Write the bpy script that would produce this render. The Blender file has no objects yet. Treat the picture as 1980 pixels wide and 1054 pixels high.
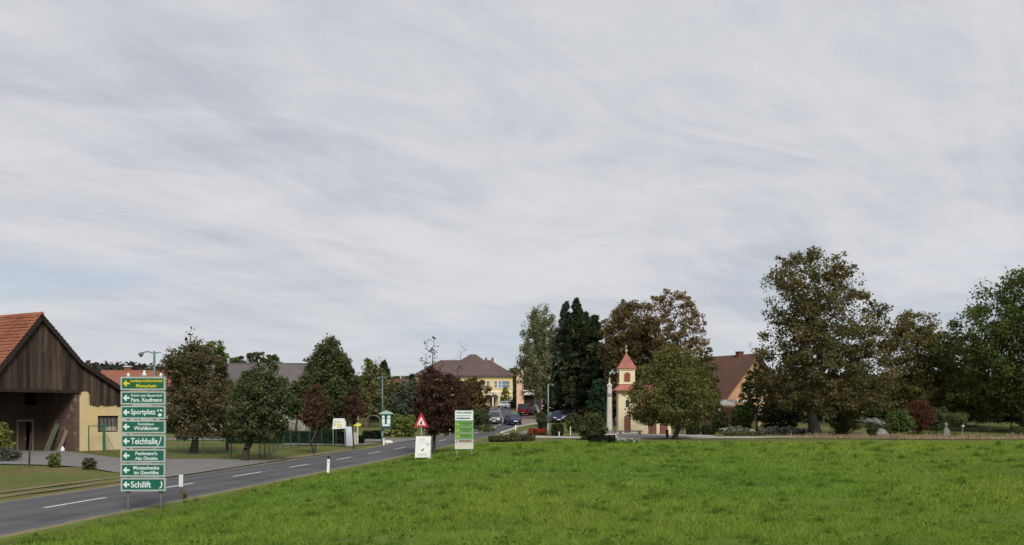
import bpy, bmesh, math, random
import numpy as np
from mathutils import Vector, Matrix
from math import pi, sin, cos, radians
random.seed(7)
scene = bpy.context.scene
col = scene.collection

# ------------------------------------------------------------------ camera, sky, sun, exposure
F, CX, HY, CAMZ = 1800.0, 990.0, 798.0, 3.0
cam_data = bpy.data.cameras.new('camera')
cam = bpy.data.objects.new('camera', cam_data)
col.objects.link(cam)
cam.location = (0, 0, CAMZ)
cam.rotation_euler = (pi / 2, 0, 0)
cam_data.sensor_width = 36.0
cam_data.lens = F / 1980.0 * 36.0
cam_data.shift_y = (HY - 527.0) / 1980.0
cam_data.clip_start = 0.2
cam_data.clip_end = 6000
scene.camera = cam
scene.view_settings.view_transform = 'Standard'
scene.view_settings.look = 'None'
scene.view_settings.gamma = 1.0
scene.view_settings.use_curve_mapping = False
scene.view_settings.exposure = 1.38

SUN_EL = radians(38)
SUN_DIR = Vector((0.26, -0.80, 0)).normalized() * cos(SUN_EL) + Vector((0, 0, sin(SUN_EL)))   # towards the sun
sun_data = bpy.data.lights.new('sun', 'SUN')
sun_data.energy = 1.3
sun_data.angle = radians(20)
sun_data.color = (1.0, 0.95, 0.87)
sun = bpy.data.objects.new('sun', sun_data)
col.objects.link(sun)
sun.rotation_euler = SUN_DIR.to_track_quat('Z', 'Y').to_euler()

world = bpy.data.worlds.new('World')
scene.world = world
world.use_nodes = True


def build_world():
    nt = world.node_tree
    N, L = nt.nodes, nt.links
    N.clear()
    out = N.new('ShaderNodeOutputWorld')
    bg = N.new('ShaderNodeBackground')
    bg.inputs['Strength'].default_value = 0.05
    L.new(bg.outputs[0], out.inputs[0])
    sky = N.new('ShaderNodeTexSky')
    sky.sky_type = 'NISHITA'
    sky.sun_disc = False
    sky.sun_elevation = SUN_EL
    sky.sun_rotation = math.atan2(SUN_DIR.x, SUN_DIR.y)
    sky.air_density = 1.0
    sky.dust_density = 1.2
    tc = N.new('ShaderNodeTexCoord')
    sep = N.new('ShaderNodeSeparateXYZ')
    L.new(tc.outputs['Generated'], sep.inputs[0])

    def M(op, a, b=None, clamp=False):
        n = N.new('ShaderNodeMath')
        n.operation = op
        n.use_clamp = clamp
        for i, v in enumerate((a, b)):
            if v is None:
                continue
            if isinstance(v, (int, float)):
                n.inputs[i].default_value = v
            else:
                L.new(v, n.inputs[i])
        return n.outputs[0]
    zz = M('ADD', M('MAXIMUM', sep.outputs[2], 0.0), 0.14)
    px_, py_ = M('DIVIDE', sep.outputs[0], zz), M('DIVIDE', sep.outputs[1], zz)
    comb = N.new('ShaderNodeCombineXYZ')
    L.new(px_, comb.inputs[0])
    L.new(py_, comb.inputs[1])

    def noise(rot, sx, sy, scale, detail, rough, dist, off=(0, 0, 0)):
        # turn first, then stretch, so that the streaks really run along the turned axis
        m0 = N.new('ShaderNodeMapping')
        m0.inputs['Rotation'].default_value = (0, 0, rot)
        m0.inputs['Location'].default_value = off
        m1 = N.new('ShaderNodeMapping')
        m1.inputs['Scale'].default_value = (sx, sy, 1)
        n = N.new('ShaderNodeTexNoise')
        n.inputs['Scale'].default_value = scale
        n.inputs['Detail'].default_value = detail
        n.inputs['Roughness'].default_value = rough
        n.inputs['Distortion'].default_value = dist
        L.new(comb.outputs[0], m0.inputs[0])
        L.new(m0.outputs[0], m1.inputs[0])
        L.new(m1.outputs[0], n.inputs['Vector'])
        return n.outputs['Fac']

    def ramp(x, a, b):
        n = N.new('ShaderNodeMapRange')
        n.interpolation_type = 'SMOOTHSTEP'
        n.inputs[1].default_value = min(a, b)
        n.inputs[2].default_value = max(a, b)
        L.new(x, n.inputs[0])
        return n.outputs[0] if a < b else M('SUBTRACT', 1.0, n.outputs[0])
    streak_rot = -math.atan2(0.97, 0.53)
    broad = noise(streak_rot, 0.42, 0.85, 0.95, 9, 0.58, 0.9, (-3.784, -8.613, 0))
    fine = noise(streak_rot + 0.45, 0.55, 1.2, 2.6, 10, 0.66, 1.4, (7.3, 2.2, 0))
    ripple = noise(streak_rot + 1.35, 0.5, 2.2, 1.4, 6, 0.55, 0.5, (1.0, 9.0, 0))
    gap = noise(0.2, 0.6, 1.0, 0.55, 6, 0.58, 0.4, (-5.062, -0.727, 0))
    v = M('ADD', M('ADD', M('MULTIPLY', broad, 0.58), M('MULTIPLY', fine, 0.26)), M('MULTIPLY', ripple, 0.16))
    bright = ramp(v, 0.36, 0.62)
    cover = ramp(M('ADD', M('MULTIPLY', gap, 0.7), M('MULTIPLY', v, 0.45)), 0.43, 0.60)
    cover = M('ADD', M('MULTIPLY', cover, 0.50), 0.50)

    def mix(fac, a, b):
        n = N.new('ShaderNodeMix')
        n.data_type = 'RGBA'
        L.new(fac, n.inputs[0])
        for s, i in ((a, 6), (b, 7)):
            if isinstance(s, tuple):
                n.inputs[i].default_value = (*s, 1)
            else:
                L.new(s, n.inputs[i])
        return n.outputs[2]
    cloud = mix(bright, (3.85, 4.05, 4.48), (5.40, 5.45, 5.65))
    # the clear sky seen in the gaps is milky: thin veil before the Nishita blue
    veil = N.new('ShaderNodeMix')
    veil.data_type = 'RGBA'
    veil.inputs[0].default_value = 0.75
    L.new(sky.outputs[0], veil.inputs[6])
    veil.inputs[7].default_value = (3.05, 3.85, 4.95, 1)
    cloud = mix(M('MULTIPLY', ramp(sep.outputs[2], 0.20, 0.0), 0.55), cloud, (4.75, 4.95, 5.25))
    c = mix(cover, veil.outputs[2], cloud)
    L.new(c, bg.inputs['Color'])


build_world()

# ------------------------------------------------------------------ terrain functions
_ry = np.array([-80, 60, 75, 90, 110, 120, 133, 160, 190, 216, 260, 400, 700, 3000.])
_rz = np.array([0, 0, .15, .40, .74, .98, 1.55, 2.6, 3.6, 4.3, 5.0, 6.2, 8.0, 9.0])
_xy = np.array([-80, -20, 0, 30.7, 44.6, 67, 75, 90, 110, 120, 132, 150, 165, 190, 216, 260, 320, 420, 3000.])
_xx = np.array([-25.5, -19.7, -17.6, -14.4, -12.8, -10, -8.7, -6.2, -3.6, -2.4, -1.3, -1.4, -2.1, -2.7, -2.6, -4.5, -10, -22, -22.])
_dy = np.arange(-100, 520, 0.5)
_k = np.exp(-0.5 * (np.arange(-24, 25) / 9.0) ** 2)
_k /= _k.sum()


def _smooth(xs, ys):
    d = np.interp(np.arange(-120, 540, 0.5), xs, ys)
    return np.convolve(d, _k, 'same')[40:40 + len(_dy)]


_zs, _xs = _smooth(_ry, _rz), _smooth(_xy, _xx)


def road_z(y):
    return np.where(np.asarray(y) > 500, np.interp(y, _ry, _rz), np.interp(y, _dy, _zs))


def xc(y):
    return np.where(np.asarray(y) > 500, -22.0, np.interp(y, _dy, _xs))


def sstep(a, b, x):
    t = np.clip((np.asarray(x, float) - a) / (b - a), 0, 1)
    return t * t * (3 - 2 * t)


def tz(x, y):
    x, y = np.asarray(x, float), np.asarray(y, float)
    v = x - xc(y)
    far = 1 - sstep(58, 92, y)
    right = sstep(2.9, 12, v) * (0.12 + 0.38 * far)
    left = sstep(3.6, 12, -v) * (0.05 + 0.25 * far)
    return road_z(y) + np.where(v > 0, right, left)


def gz(x, y):
    return float(tz(x, y))


def at(px, Y):
    return (px - CX) * Y / F


def zat(py, Y):
    return CAMZ - (py - HY) * Y / F


# ------------------------------------------------------------------ tags and materials
def tag(o, label=None, cat=None, group=None, kind=None):
    if label:
        o['label'] = label
    if cat:
        o['category'] = cat
    if group:
        o['group'] = group
    if kind:
        o['kind'] = kind
    return o


def thing(name, label, cat, loc=(0, 0, 0), rz=0.0, group=None):
    o = bpy.data.objects.new(name, None)
    o.empty_display_size = 0.3
    col.objects.link(o)
    o.location = loc
    o.rotation_euler = (0, 0, rz)
    return tag(o, label, cat, group)


def copy_tree(o, parent=None):
    c = o.copy()
    col.objects.link(c)
    c.parent = parent
    for ch in o.children:
        copy_tree(ch, c)
    return c


_mats = {}


def mat(name, c1, c2=None, scale=4.0, rough=0.8, metal=0.0, bump=0.0, bscale=None, spec=0.3, stretch=(1, 1, 1),
        detail=6, objrand=0.0, lo=0.35, hi=0.65, coord='Object', c3=None, trans=0.0):
    if name in _mats:
        return _mats[name]
    m = bpy.data.materials.new(name)
    m.use_nodes = True
    nt = m.node_tree
    N, L = nt.nodes, nt.links
    b = N['Principled BSDF']
    b.inputs['Roughness'].default_value = rough
    b.inputs['Metallic'].default_value = metal
    b.inputs['Specular IOR Level'].default_value = spec
    b.inputs['Base Color'].default_value = (*c1, 1)
    if c2 is not None or bump:
        tc = N.new('ShaderNodeTexCoord')
        mp = N.new('ShaderNodeMapping')
        mp.inputs['Scale'].default_value = stretch
        L.new(tc.outputs[coord], mp.inputs[0])
        if objrand:
            oi = N.new('ShaderNodeObjectInfo')
            ml = N.new('ShaderNodeMath')
            ml.operation = 'MULTIPLY'
            ml.inputs[1].default_value = 37.0
            L.new(oi.outputs['Random'], ml.inputs[0])
            cb = N.new('ShaderNodeCombineXYZ')
            for i in range(3):
                L.new(ml.outputs[0], cb.inputs[i])
            L.new(cb.outputs[0], mp.inputs['Location'])
        n = N.new('ShaderNodeTexNoise')
        n.inputs['Scale'].default_value = scale
        n.inputs['Detail'].default_value = detail
        n.inputs['Roughness'].default_value = 0.6
        L.new(mp.outputs[0], n.inputs['Vector'])
        if c2 is not None:
            mr = N.new('ShaderNodeMapRange')
            mr.inputs[1].default_value = lo
            mr.inputs[2].default_value = hi
            L.new(n.outputs['Fac'], mr.inputs[0])
            mx = N.new('ShaderNodeMix')
            mx.data_type = 'RGBA'
            mx.inputs[6].default_value = (*c1, 1)
            mx.inputs[7].default_value = (*c2, 1)
            L.new(mr.outputs[0], mx.inputs[0])
            res = mx.outputs[2]
            if c3 is not None:
                n3 = N.new('ShaderNodeTexNoise')
                n3.inputs['Scale'].default_value = scale * 0.17
                n3.inputs['Detail'].default_value = 4
                L.new(mp.outputs[0], n3.inputs['Vector'])
                mr3 = N.new('ShaderNodeMapRange')
                mr3.inputs[1].default_value = 0.42
                mr3.inputs[2].default_value = 0.66
                L.new(n3.outputs['Fac'], mr3.inputs[0])
                mx3 = N.new('ShaderNodeMix')
                mx3.data_type = 'RGBA'
                L.new(mr3.outputs[0], mx3.inputs[0])
                L.new(res, mx3.inputs[6])
                mx3.inputs[7].default_value = (*c3, 1)
                res = mx3.outputs[2]
            if objrand:
                hs = N.new('ShaderNodeHueSaturation')
                m2 = N.new('ShaderNodeMapRange')
                m2.inputs[3].default_value = 1 - objrand
                m2.inputs[4].default_value = 1 + objrand
                L.new(oi.outputs['Random'], m2.inputs[0])
                L.new(m2.outputs[0], hs.inputs['Value'])
                L.new(res, hs.inputs['Color'])
                res = hs.outputs[0]
            L.new(res, b.inputs['Base Color'])
        if bump:
            bp = N.new('ShaderNodeBump')
            bp.inputs['Strength'].default_value = bump
            bp.inputs['Distance'].default_value = 0.05
            if bscale:
                n2 = N.new('ShaderNodeTexNoise')
                n2.inputs['Scale'].default_value = bscale
                n2.inputs['Detail'].default_value = 5
                L.new(mp.outputs[0], n2.inputs['Vector'])
                L.new(n2.outputs['Fac'], bp.inputs['Height'])
            else:
                L.new(n.outputs['Fac'], bp.inputs['Height'])
            L.new(bp.outputs[0], b.inputs['Normal'])
    _mats[name] = m
    return m


def leaf_mat(name='leaf', transl=0.40):
    if name in _mats:
        return _mats[name]
    m = bpy.data.materials.new(name)
    m.use_nodes = True
    nt = m.node_tree
    N, L = nt.nodes, nt.links
    b = N['Principled BSDF']
    b.inputs['Roughness'].default_value = 0.7
    b.inputs['Specular IOR Level'].default_value = 0.06
    a = N.new('ShaderNodeAttribute')
    a.attribute_name = 'tint'
    L.new(a.outputs['Color'], b.inputs['Base Color'])
    t = N.new('ShaderNodeBsdfTranslucent')
    hs = N.new('ShaderNodeHueSaturation')
    hs.inputs['Saturation'].default_value = 1.15
    hs.inputs['Value'].default_value = 1.2
    L.new(a.outputs['Color'], hs.inputs['Color'])
    L.new(hs.outputs[0], t.inputs['Color'])
    mx = N.new('ShaderNodeMixShader')
    mx.inputs[0].default_value = transl
    L.new(b.outputs[0], mx.inputs[1])
    L.new(t.outputs[0], mx.inputs[2])
    L.new(mx.outputs[0], N['Material Output'].inputs['Surface'])
    _mats[name] = m
    return m


LEAF = leaf_mat()
BARK = mat('bark', (.045, .036, .028), (.10, .085, .07), 6, .9, bump=.6, stretch=(3, 3, .6))
BARK_BIRCH = mat('birch_bark', (.45, .43, .40), (.10, .09, .08), 5, .8, stretch=(1, 1, 3))
BARK_DARK = mat('dark_bark', (.030, .024, .020), (.06, .05, .042), 6, .9, bump=.6, stretch=(3, 3, .6))


# ------------------------------------------------------------------ mesh collectors
class MB:
    def __init__(self):
        self.v, self.f, self.m, self.cur = [], [], [], 0

    def add(self, vs, fs, M=None):
        o = len(self.v)
        self.v += [tuple(M @ Vector(p)) if M is not None else tuple(p) for p in vs]
        self.f += [tuple(i + o for i in f) for f in fs]
        self.m += [self.cur] * len(fs)
        return self

    def box(self, x0, x1, y0, y1, z0, z1, M=None):
        vs = [(x, y, z) for z in (z0, z1) for y in (y0, y1) for x in (x0, x1)]
        return self.add(vs, [(0, 2, 3, 1), (4, 5, 7, 6), (0, 1, 5, 4), (2, 6, 7, 3), (0, 4, 6, 2), (1, 3, 7, 5)], M)

    def prism(self, pts, a, b, axis='y', M=None):
        """closed outline pts extruded from a to b along an axis (x: pts are y,z; y: pts are x,z; z: pts are x,y)"""
        n = len(pts)

        def P(p, t):
            return {'x': (t, p[0], p[1]), 'y': (p[0], t, p[1]), 'z': (p[0], p[1], t)}[axis]
        vs = [P(p, a) for p in pts] + [P(p, b) for p in pts]
        fs = [tuple(range(n - 1, -1, -1)), tuple(range(n, 2 * n))]
        fs += [(i, (i + 1) % n, n + (i + 1) % n, n + i) for i in range(n)]
        return self.add(vs, fs, M)

    def tube(self, pts, rads, n=8, cap=True):
        pts = [Vector(p) for p in pts]
        if not hasattr(rads, '__len__'):
            rads = [rads] * len(pts)
        vs, fs = [], []
        for i, p in enumerate(pts):
            d = (pts[min(i + 1, len(pts) - 1)] - pts[max(i - 1, 0)]).normalized()
            a = d.cross(Vector((0, 1, 0)) if abs(d.y) < .9 else Vector((1, 0, 0))).normalized()
            b = d.cross(a)
            for k in range(n):
                t = 2 * pi * k / n
                vs.append(p + (a * cos(t) + b * sin(t)) * rads[i])
        for i in range(len(pts) - 1):
            for k in range(n):
                k2 = (k + 1) % n
                fs.append((i * n + k, i * n + k2, (i + 1) * n + k2, (i + 1) * n + k))
        if cap:
            fs.append(tuple(range(n - 1, -1, -1)))
            fs.append(tuple(range((len(pts) - 1) * n, len(pts) * n)))
        return self.add(vs, fs)

    def lathe(self, prof, n=12, c=(0, 0), M=None, sq=False):
        vs, fs = [], []
        for r, z in prof:
            for k in range(n):
                t = 2 * pi * k / n + (pi / n)
                vs.append((c[0] + r * cos(t), c[1] + r * sin(t), z))
        for i in range(len(prof) - 1):
            for k in range(n):
                k2 = (k + 1) % n
                fs.append((i * n + k, i * n + k2, (i + 1) * n + k2, (i + 1) * n + k))
        fs.append(tuple(range(n - 1, -1, -1)))
        fs.append(tuple(range((len(prof) - 1) * n, len(prof) * n)))
        return self.add(vs, fs, M)

    def build(self, name, mats, parent=None, smooth=False, bevel=0.0, kind=None):
        me = bpy.data.meshes.new(name)
        me.from_pydata(self.v, [], self.f)
        if not isinstance(mats, (list, tuple)):
            mats = [mats]
        for m in mats:
            me.materials.append(m)
        me.polygons.foreach_set('material_index', self.m)
        if smooth:
            me.polygons.foreach_set('use_smooth', [True] * len(self.f))
        me.update()
        o = bpy.data.objects.new(name, me)
        col.objects.link(o)
        o.parent = parent
        if bevel:
            b = o.modifiers.new('bevel', 'BEVEL')
            b.width = bevel
            b.segments = 2
            b.limit_method = 'ANGLE'
        if kind:
            o['kind'] = kind
        return o


def np_mesh(name, V, faces, mats, tint=None, parent=None, smooth=False, kind=None):
    """V (n,3) array, faces (m,k) array of equal-sized polygons"""
    me = bpy.data.meshes.new(name)
    V = np.asarray(V, np.float32)
    Fc = np.asarray(faces, np.int32)
    m, k = Fc.shape
    me.vertices.add(len(V))
    me.vertices.foreach_set('co', V.ravel())
    me.loops.add(m * k)
    me.loops.foreach_set('vertex_index', Fc.ravel())
    me.polygons.add(m)
    me.polygons.foreach_set('loop_start', np.arange(0, m * k, k, dtype=np.int32))
    me.polygons.foreach_set('loop_total', np.full(m, k, np.int32))
    if smooth:
        me.polygons.foreach_set('use_smooth', np.ones(m, bool))
    me.update(calc_edges=True)
    me.validate()
    if tint is not None:
        a = me.color_attributes.new('tint', 'FLOAT_COLOR', 'POINT')
        t = np.ones((len(V), 4), np.float32)
        t[:, :3] = tint
        a.data.foreach_set('color', t.ravel())
    for mm in (mats if isinstance(mats, (list, tuple)) else [mats]):
        me.materials.append(mm)
    o = bpy.data.objects.new(name, me)
    col.objects.link(o)
    o.parent = parent
    if kind:
        o['kind'] = kind
    return o


def sheet(name, poly, mat_, off=0.03, cell=1.0, parent=None, zf=None, kind='structure'):
    """flat outline laid on the ground, cut into cells so that it follows the ground"""
    bm = bmesh.new()
    f = bm.faces.new([bm.verts.new((x, y, 0)) for x, y in poly])
    bmesh.ops.triangulate(bm, faces=[f])
    xs = [p[0] for p in poly]
    ys = [p[1] for p in poly]
    for ax, lo, hi in ((0, min(xs), max(xs)), (1, min(ys), max(ys))):
        t = math.floor(lo / cell) * cell + cell
        while t < hi:
            co = [0, 0, 0]
            no = [0, 0, 0]
            co[ax] = t
            no[ax] = 1
            bmesh.ops.bisect_plane(bm, geom=bm.verts[:] + bm.edges[:] + bm.faces[:], plane_co=co, plane_no=no)
            t += cell
    for v in bm.verts:
        v.co.z = gz(v.co.x, v.co.y) + off
    bmesh.ops.recalc_face_normals(bm, faces=bm.faces)
    me = bpy.data.meshes.new(name)
    bm.to_mesh(me)
    bm.free()
    if len(me.polygons) and me.polygons[0].normal.z < 0:
        me.flip_normals()
    me.materials.append(mat_)
    o = bpy.data.objects.new(name, me)
    col.objects.link(o)
    o.parent = parent
    if kind:
        o['kind'] = kind
    return o


# ------------------------------------------------------------------ foliage
def unit(a):
    return a / np.maximum(np.linalg.norm(a, axis=1, keepdims=True), 1e-9)


def leaf_quads(rng, C, size, tint, out=None, up=0.5, elong=1.5, droop=0.0, jit=0.48):
    n = len(C)
    nrm = rng.normal(size=(n, 3))
    nrm[:, 2] += up
    if out is not None:
        nrm += out * 0.9
    nrm = unit(nrm)
    t = rng.normal(size=(n, 3))
    if droop:
        t[:, 2] -= droop
    t = unit(t - nrm * np.sum(t * nrm, 1, keepdims=True))
    b = np.cross(nrm, t)
    s = (size * np.exp(np.clip(rng.normal(size=n), -2, 1.1) * jit))[:, None]
    l, w = s * elong ** .5 * .5, s / elong ** .5 * .5
    fold = nrm * s * 0.14
    V = np.empty((n, 4, 3))
    V[:, 0] = C - t * l
    V[:, 1] = C + b * w + fold
    V[:, 2] = C + t * l
    V[:, 3] = C - b * w + fold
    Fc = np.arange(n * 4).reshape(n, 4)
    return V.reshape(-1, 3), Fc, np.repeat(tint, 4, axis=0)


def mix_cols(rng, cols, n, w=None):
    cols = np.array(cols, float)
    k = rng.choice(len(cols), size=n, p=w)
    k2 = rng.choice(len(cols), size=n, p=w)
    t = rng.random((n, 1)) * 0.5
    return cols[k] * (1 - t) + cols[k2] * t


def skeleton(rng, base, top, lean, tips, r_base, r_tip=0.02):
    """grow limbs from a trunk to the tips: nodes, parents, radii"""
    nodes, par = [], []
    nt_ = 7
    for i in range(nt_):
        s = i / (nt_ - 1)
        p = base * (1 - s) + top * s + np.array([lean[0] * sin(s * 2.3), lean[1] * sin(s * 3.1), 0]) * .5
        if 0 < i:
            p = p + rng.normal(size=3) * [.03, .03, 0] * (top[2] - base[2])
        nodes.append(p)
        par.append(i - 1)
    order = np.argsort(np.linalg.norm(tips - nodes[nt_ // 2], axis=1))
    for k in order:
        q = tips[k]
        A = np.array(nodes)
        d = np.linalg.norm(A - q, axis=1)
        hi = A[:, 2] - (q[2] - 0.15 * d)
        cost = d + np.maximum(hi, 0) * 2.2
        cost[:2] += 50
        j = int(np.argmin(cost))
        p = A[j]
        L_ = np.linalg.norm(q - p)
        seg = max(1, int(L_ / 1.1))
        prev = j
        for s in range(1, seg + 1):
            u = s / seg
            w = p * (1 - u) + q * u
            w = w + np.array([0, 0, 1]) * (-.10 * L_ * sin(pi * u)) + (rng.normal(size=3) * .07 * L_ / seg if s < seg else 0)
            nodes.append(w)
            par.append(prev)
            prev = len(nodes) - 1
    n = len(nodes)
    cnt = np.zeros(n)
    has = np.zeros(n, bool)
    for i in range(n):
        if par[i] >= 0:
            has[par[i]] = True
    cnt[~has] = 1
    for i in range(n - 1, 0, -1):
        cnt[par[i]] += cnt[i]
    r = r_tip * np.maximum(cnt, 1) ** .5
    r *= r_base / max(r[0], 1e-6) if r[0] > r_base else 1
    r = np.maximum(r, r_tip * .6)
    for i in range(nt_):
        r[i] = max(r[i], r_base * (1 - .75 * i / (nt_ - 1)))
    return np.array(nodes), par, r


def limb_mesh(name, nodes, par, r, mats, parent, sides=6, flare=1.35):
    b = np.array(par)
    i = np.nonzero(b >= 0)[0]
    A, B = nodes[b[i]], nodes[i]
    ra, rb = np.minimum(r[b[i]], r[i] * 1.5), r[i].copy()
    first = b[i] == 0
    ra[first] = r[0] * flare
    d = unit(B - A)
    ref = np.where(np.abs(d[:, 2:3]) > .8, [[1., 0, 0]], [[0, 0, 1.]])
    u = unit(np.cross(d, ref))
    w = np.cross(d, u)
    th = np.arange(sides) * 2 * pi / sides
    ring = u[:, None, :] * np.cos(th)[None, :, None] + w[:, None, :] * np.sin(th)[None, :, None]
    VA = A[:, None, :] + ring * ra[:, None, None]
    VB = B[:, None, :] + ring * rb[:, None, None]
    V = np.concatenate([VA, VB], axis=1).reshape(-1, 3)
    o = (np.arange(len(i)) * 2 * sides)[:, None]
    k = np.arange(sides)
    k2 = (k + 1) % sides
    Fc = np.stack([o + k, o + k2, o + sides + k2, o + sides + k], axis=-1).reshape(-1, 4)
    return np_mesh(name, V, Fc, mats, parent=parent, smooth=True)


def tree(name, label, px, Y, outline, cols, w=None, n=12000, ncl=160, leaf=.26, r=.25, seed=1, cat='tree', group=None,
         bark=BARK, depth=1.0, flat=.75, crad=.10, shell=.45, up=.5, elong=1.5, droop=0, top_cols=None, lead=.72,
         trunk_name='trunk', crown_name='crown', twigs=True, fill=.15, basex=None, clump=1.0, sides=6, loose=.16, lumpy=1.0):
    """outline: (py, px left, px right) rows of the crown as the photograph shows it at distance Y; the crown gets
    the same width in depth"""
    n, leaf, ncl = int(n * 1.62), leaf * .76, int(ncl * 1.3)
    rng = np.random.default_rng(seed)
    X0 = at(px if basex is None else basex, Y)
    Z0 = gz(X0, Y) - .05
    rows = sorted((zat(a, Y) - Z0, at(b, Y) - X0, at(c, Y) - X0) for a, b, c in outline)
    rz, rl, rr = (np.array(t) for t in zip(*rows))
    H = rz[-1]
    zz = rng.random(6000) * (rz[-1] - rz[0]) + rz[0]
    hw = np.interp(zz, rz, (rr - rl) / 2)
    keep = rng.random(6000) < (hw / hw.max()) ** 1.6
    zz = zz[keep]
    wmax = hw.max()
    # clumps whose centres keep their distance from one another
    cand = []
    cr = crad * 2 * wmax
    for z in zz:
        hwz = np.interp(z, rz, (rr - rl) / 2)
        cx = np.interp(z, rz, (rr + rl) / 2)
        th = rng.random() * 2 * pi
        lump = 1 + lumpy * (.13 * sin(3 * th + seed + z * .5) * cos(z * 9. / H + seed) + .09 * sin(5 * th + z * 14. / H))
        rho = max(hwz * lump - cr * .38, .05) * (rng.random() ** shell if rng.random() > fill else rng.random() ** .7)
        p = np.array([cx + rho * cos(th), rho * depth * sin(th), z])
        if all(np.sum((p - q) ** 2) > (cr * .55) ** 2 for q in cand[-400:]):
            cand.append(p)
        if len(cand) >= ncl:
            break
    cl = np.array(cand)
    n0 = len(cl)
    # small sprays that stick out of the crown and break its outline
    if n0 > 50:
        idx = rng.choice(n0, n0 // 3, replace=False)
        cxx = np.interp(cl[idx, 2], rz, (rr + rl) / 2)
        od = unit(np.stack([cl[idx, 0] - cxx, cl[idx, 1], np.where(cl[idx, 2] > rz[0] + .6 * (H - rz[0]), .6, -.1) * wmax * rng.random(len(idx))], 1))
        cl = np.concatenate([cl, cl[idx] + od * cr * rng.uniform(.45, .95, (len(idx), 1))])
    root = thing(name, label, cat, (X0, Y, Z0), 0, group)
    axis_x = np.interp(rz[0] + (H - rz[0]) * lead, rz, (rr + rl) / 2)
    top = np.array([axis_x, 0, rz[0] + (H - rz[0]) * lead])
    nodes, par, rad = skeleton(rng, np.zeros(3), top, rng.normal(size=2) * .35 * r * 3, cl, r)
    limb_mesh(trunk_name, nodes, par, rad, bark, root, sides)
    # leaves: most in the clumps, each clump with its own share, size and tint
    nc = len(cl)
    wt = rng.gamma(3.0, 1.0, nc) * clump + .4
    wt[n0:] *= .22
    k = rng.choice(nc, size=n, p=wt / wt.sum())
    cs = cr * (0.42 + .30 * rng.random(nc))
    cs[n0:] *= .5
    g = np.clip(rng.normal(size=(n, 3)) * .66, -1.2, 1.2)
    g[:, 2] *= flat
    C = cl[k] + g * cs[k][:, None]
    # loose leaves between the clumps, along the outer shell and inside
    nl = int(n * loose)
    if nl:
        zl = rng.choice(zz, nl)
        hwl = np.interp(zl, rz, (rr - rl) / 2)
        tl = rng.random(nl) * 2 * pi
        rl_ = hwl * .93 * rng.random(nl) ** .5 * (1 + .07 * np.sin(3 * tl + seed) + .05 * np.sin(7 * tl + zl * 3))
        C[:nl] = np.stack([np.interp(zl, rz, (rr + rl) / 2) + rl_ * np.cos(tl), rl_ * depth * np.sin(tl), zl], 1)
    ctint = mix_cols(rng, cols, nc, w)
    if top_cols is not None:
        tc_ = mix_cols(rng, top_cols, nc)
        f = sstep(.45, .95, (cl[:, 2] - rz[0]) / (H - rz[0]) + rng.normal(size=nc) * .15)[:, None]
        ctint = ctint * (1 - f) + tc_ * f
    lt = mix_cols(rng, cols, n, w)
    tint = (ctint[k] * .68 + lt * .32) * np.exp(rng.normal(size=(n, 1)) * .24) * 1.75
    mid = np.array([np.mean(cl[:, 0]), 0, np.mean(cl[:, 2]) - .15 * H])
    out = unit(C - mid) * .5 + unit(g) * .5
    V, Fc, T = leaf_quads(rng, C, leaf, tint, out, up, elong, droop)
    lowest = .03 + .05
    V[:, 2] = np.maximum(V[:, 2], lowest)
    np_mesh(crown_name, V, Fc, LEAF, T, root)
    return root


def shrub(name, label, px, Y, outline, cols, cat='shrub', **kw):
    kw.setdefault('r', .06)
    kw.setdefault('lead', .3)
    kw.setdefault('n', 2500)
    kw.setdefault('ncl', 45)
    kw.setdefault('leaf', .16)
    kw.setdefault('crad', .15)
    kw.setdefault('trunk_name', 'stem')
    kw.setdefault('crown_name', 'foliage')
    kw.setdefault('bark', BARK_DARK)
    kw.setdefault('sides', 4)
    return tree(name, label, px, Y, outline, cols, cat=cat, **kw)


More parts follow.
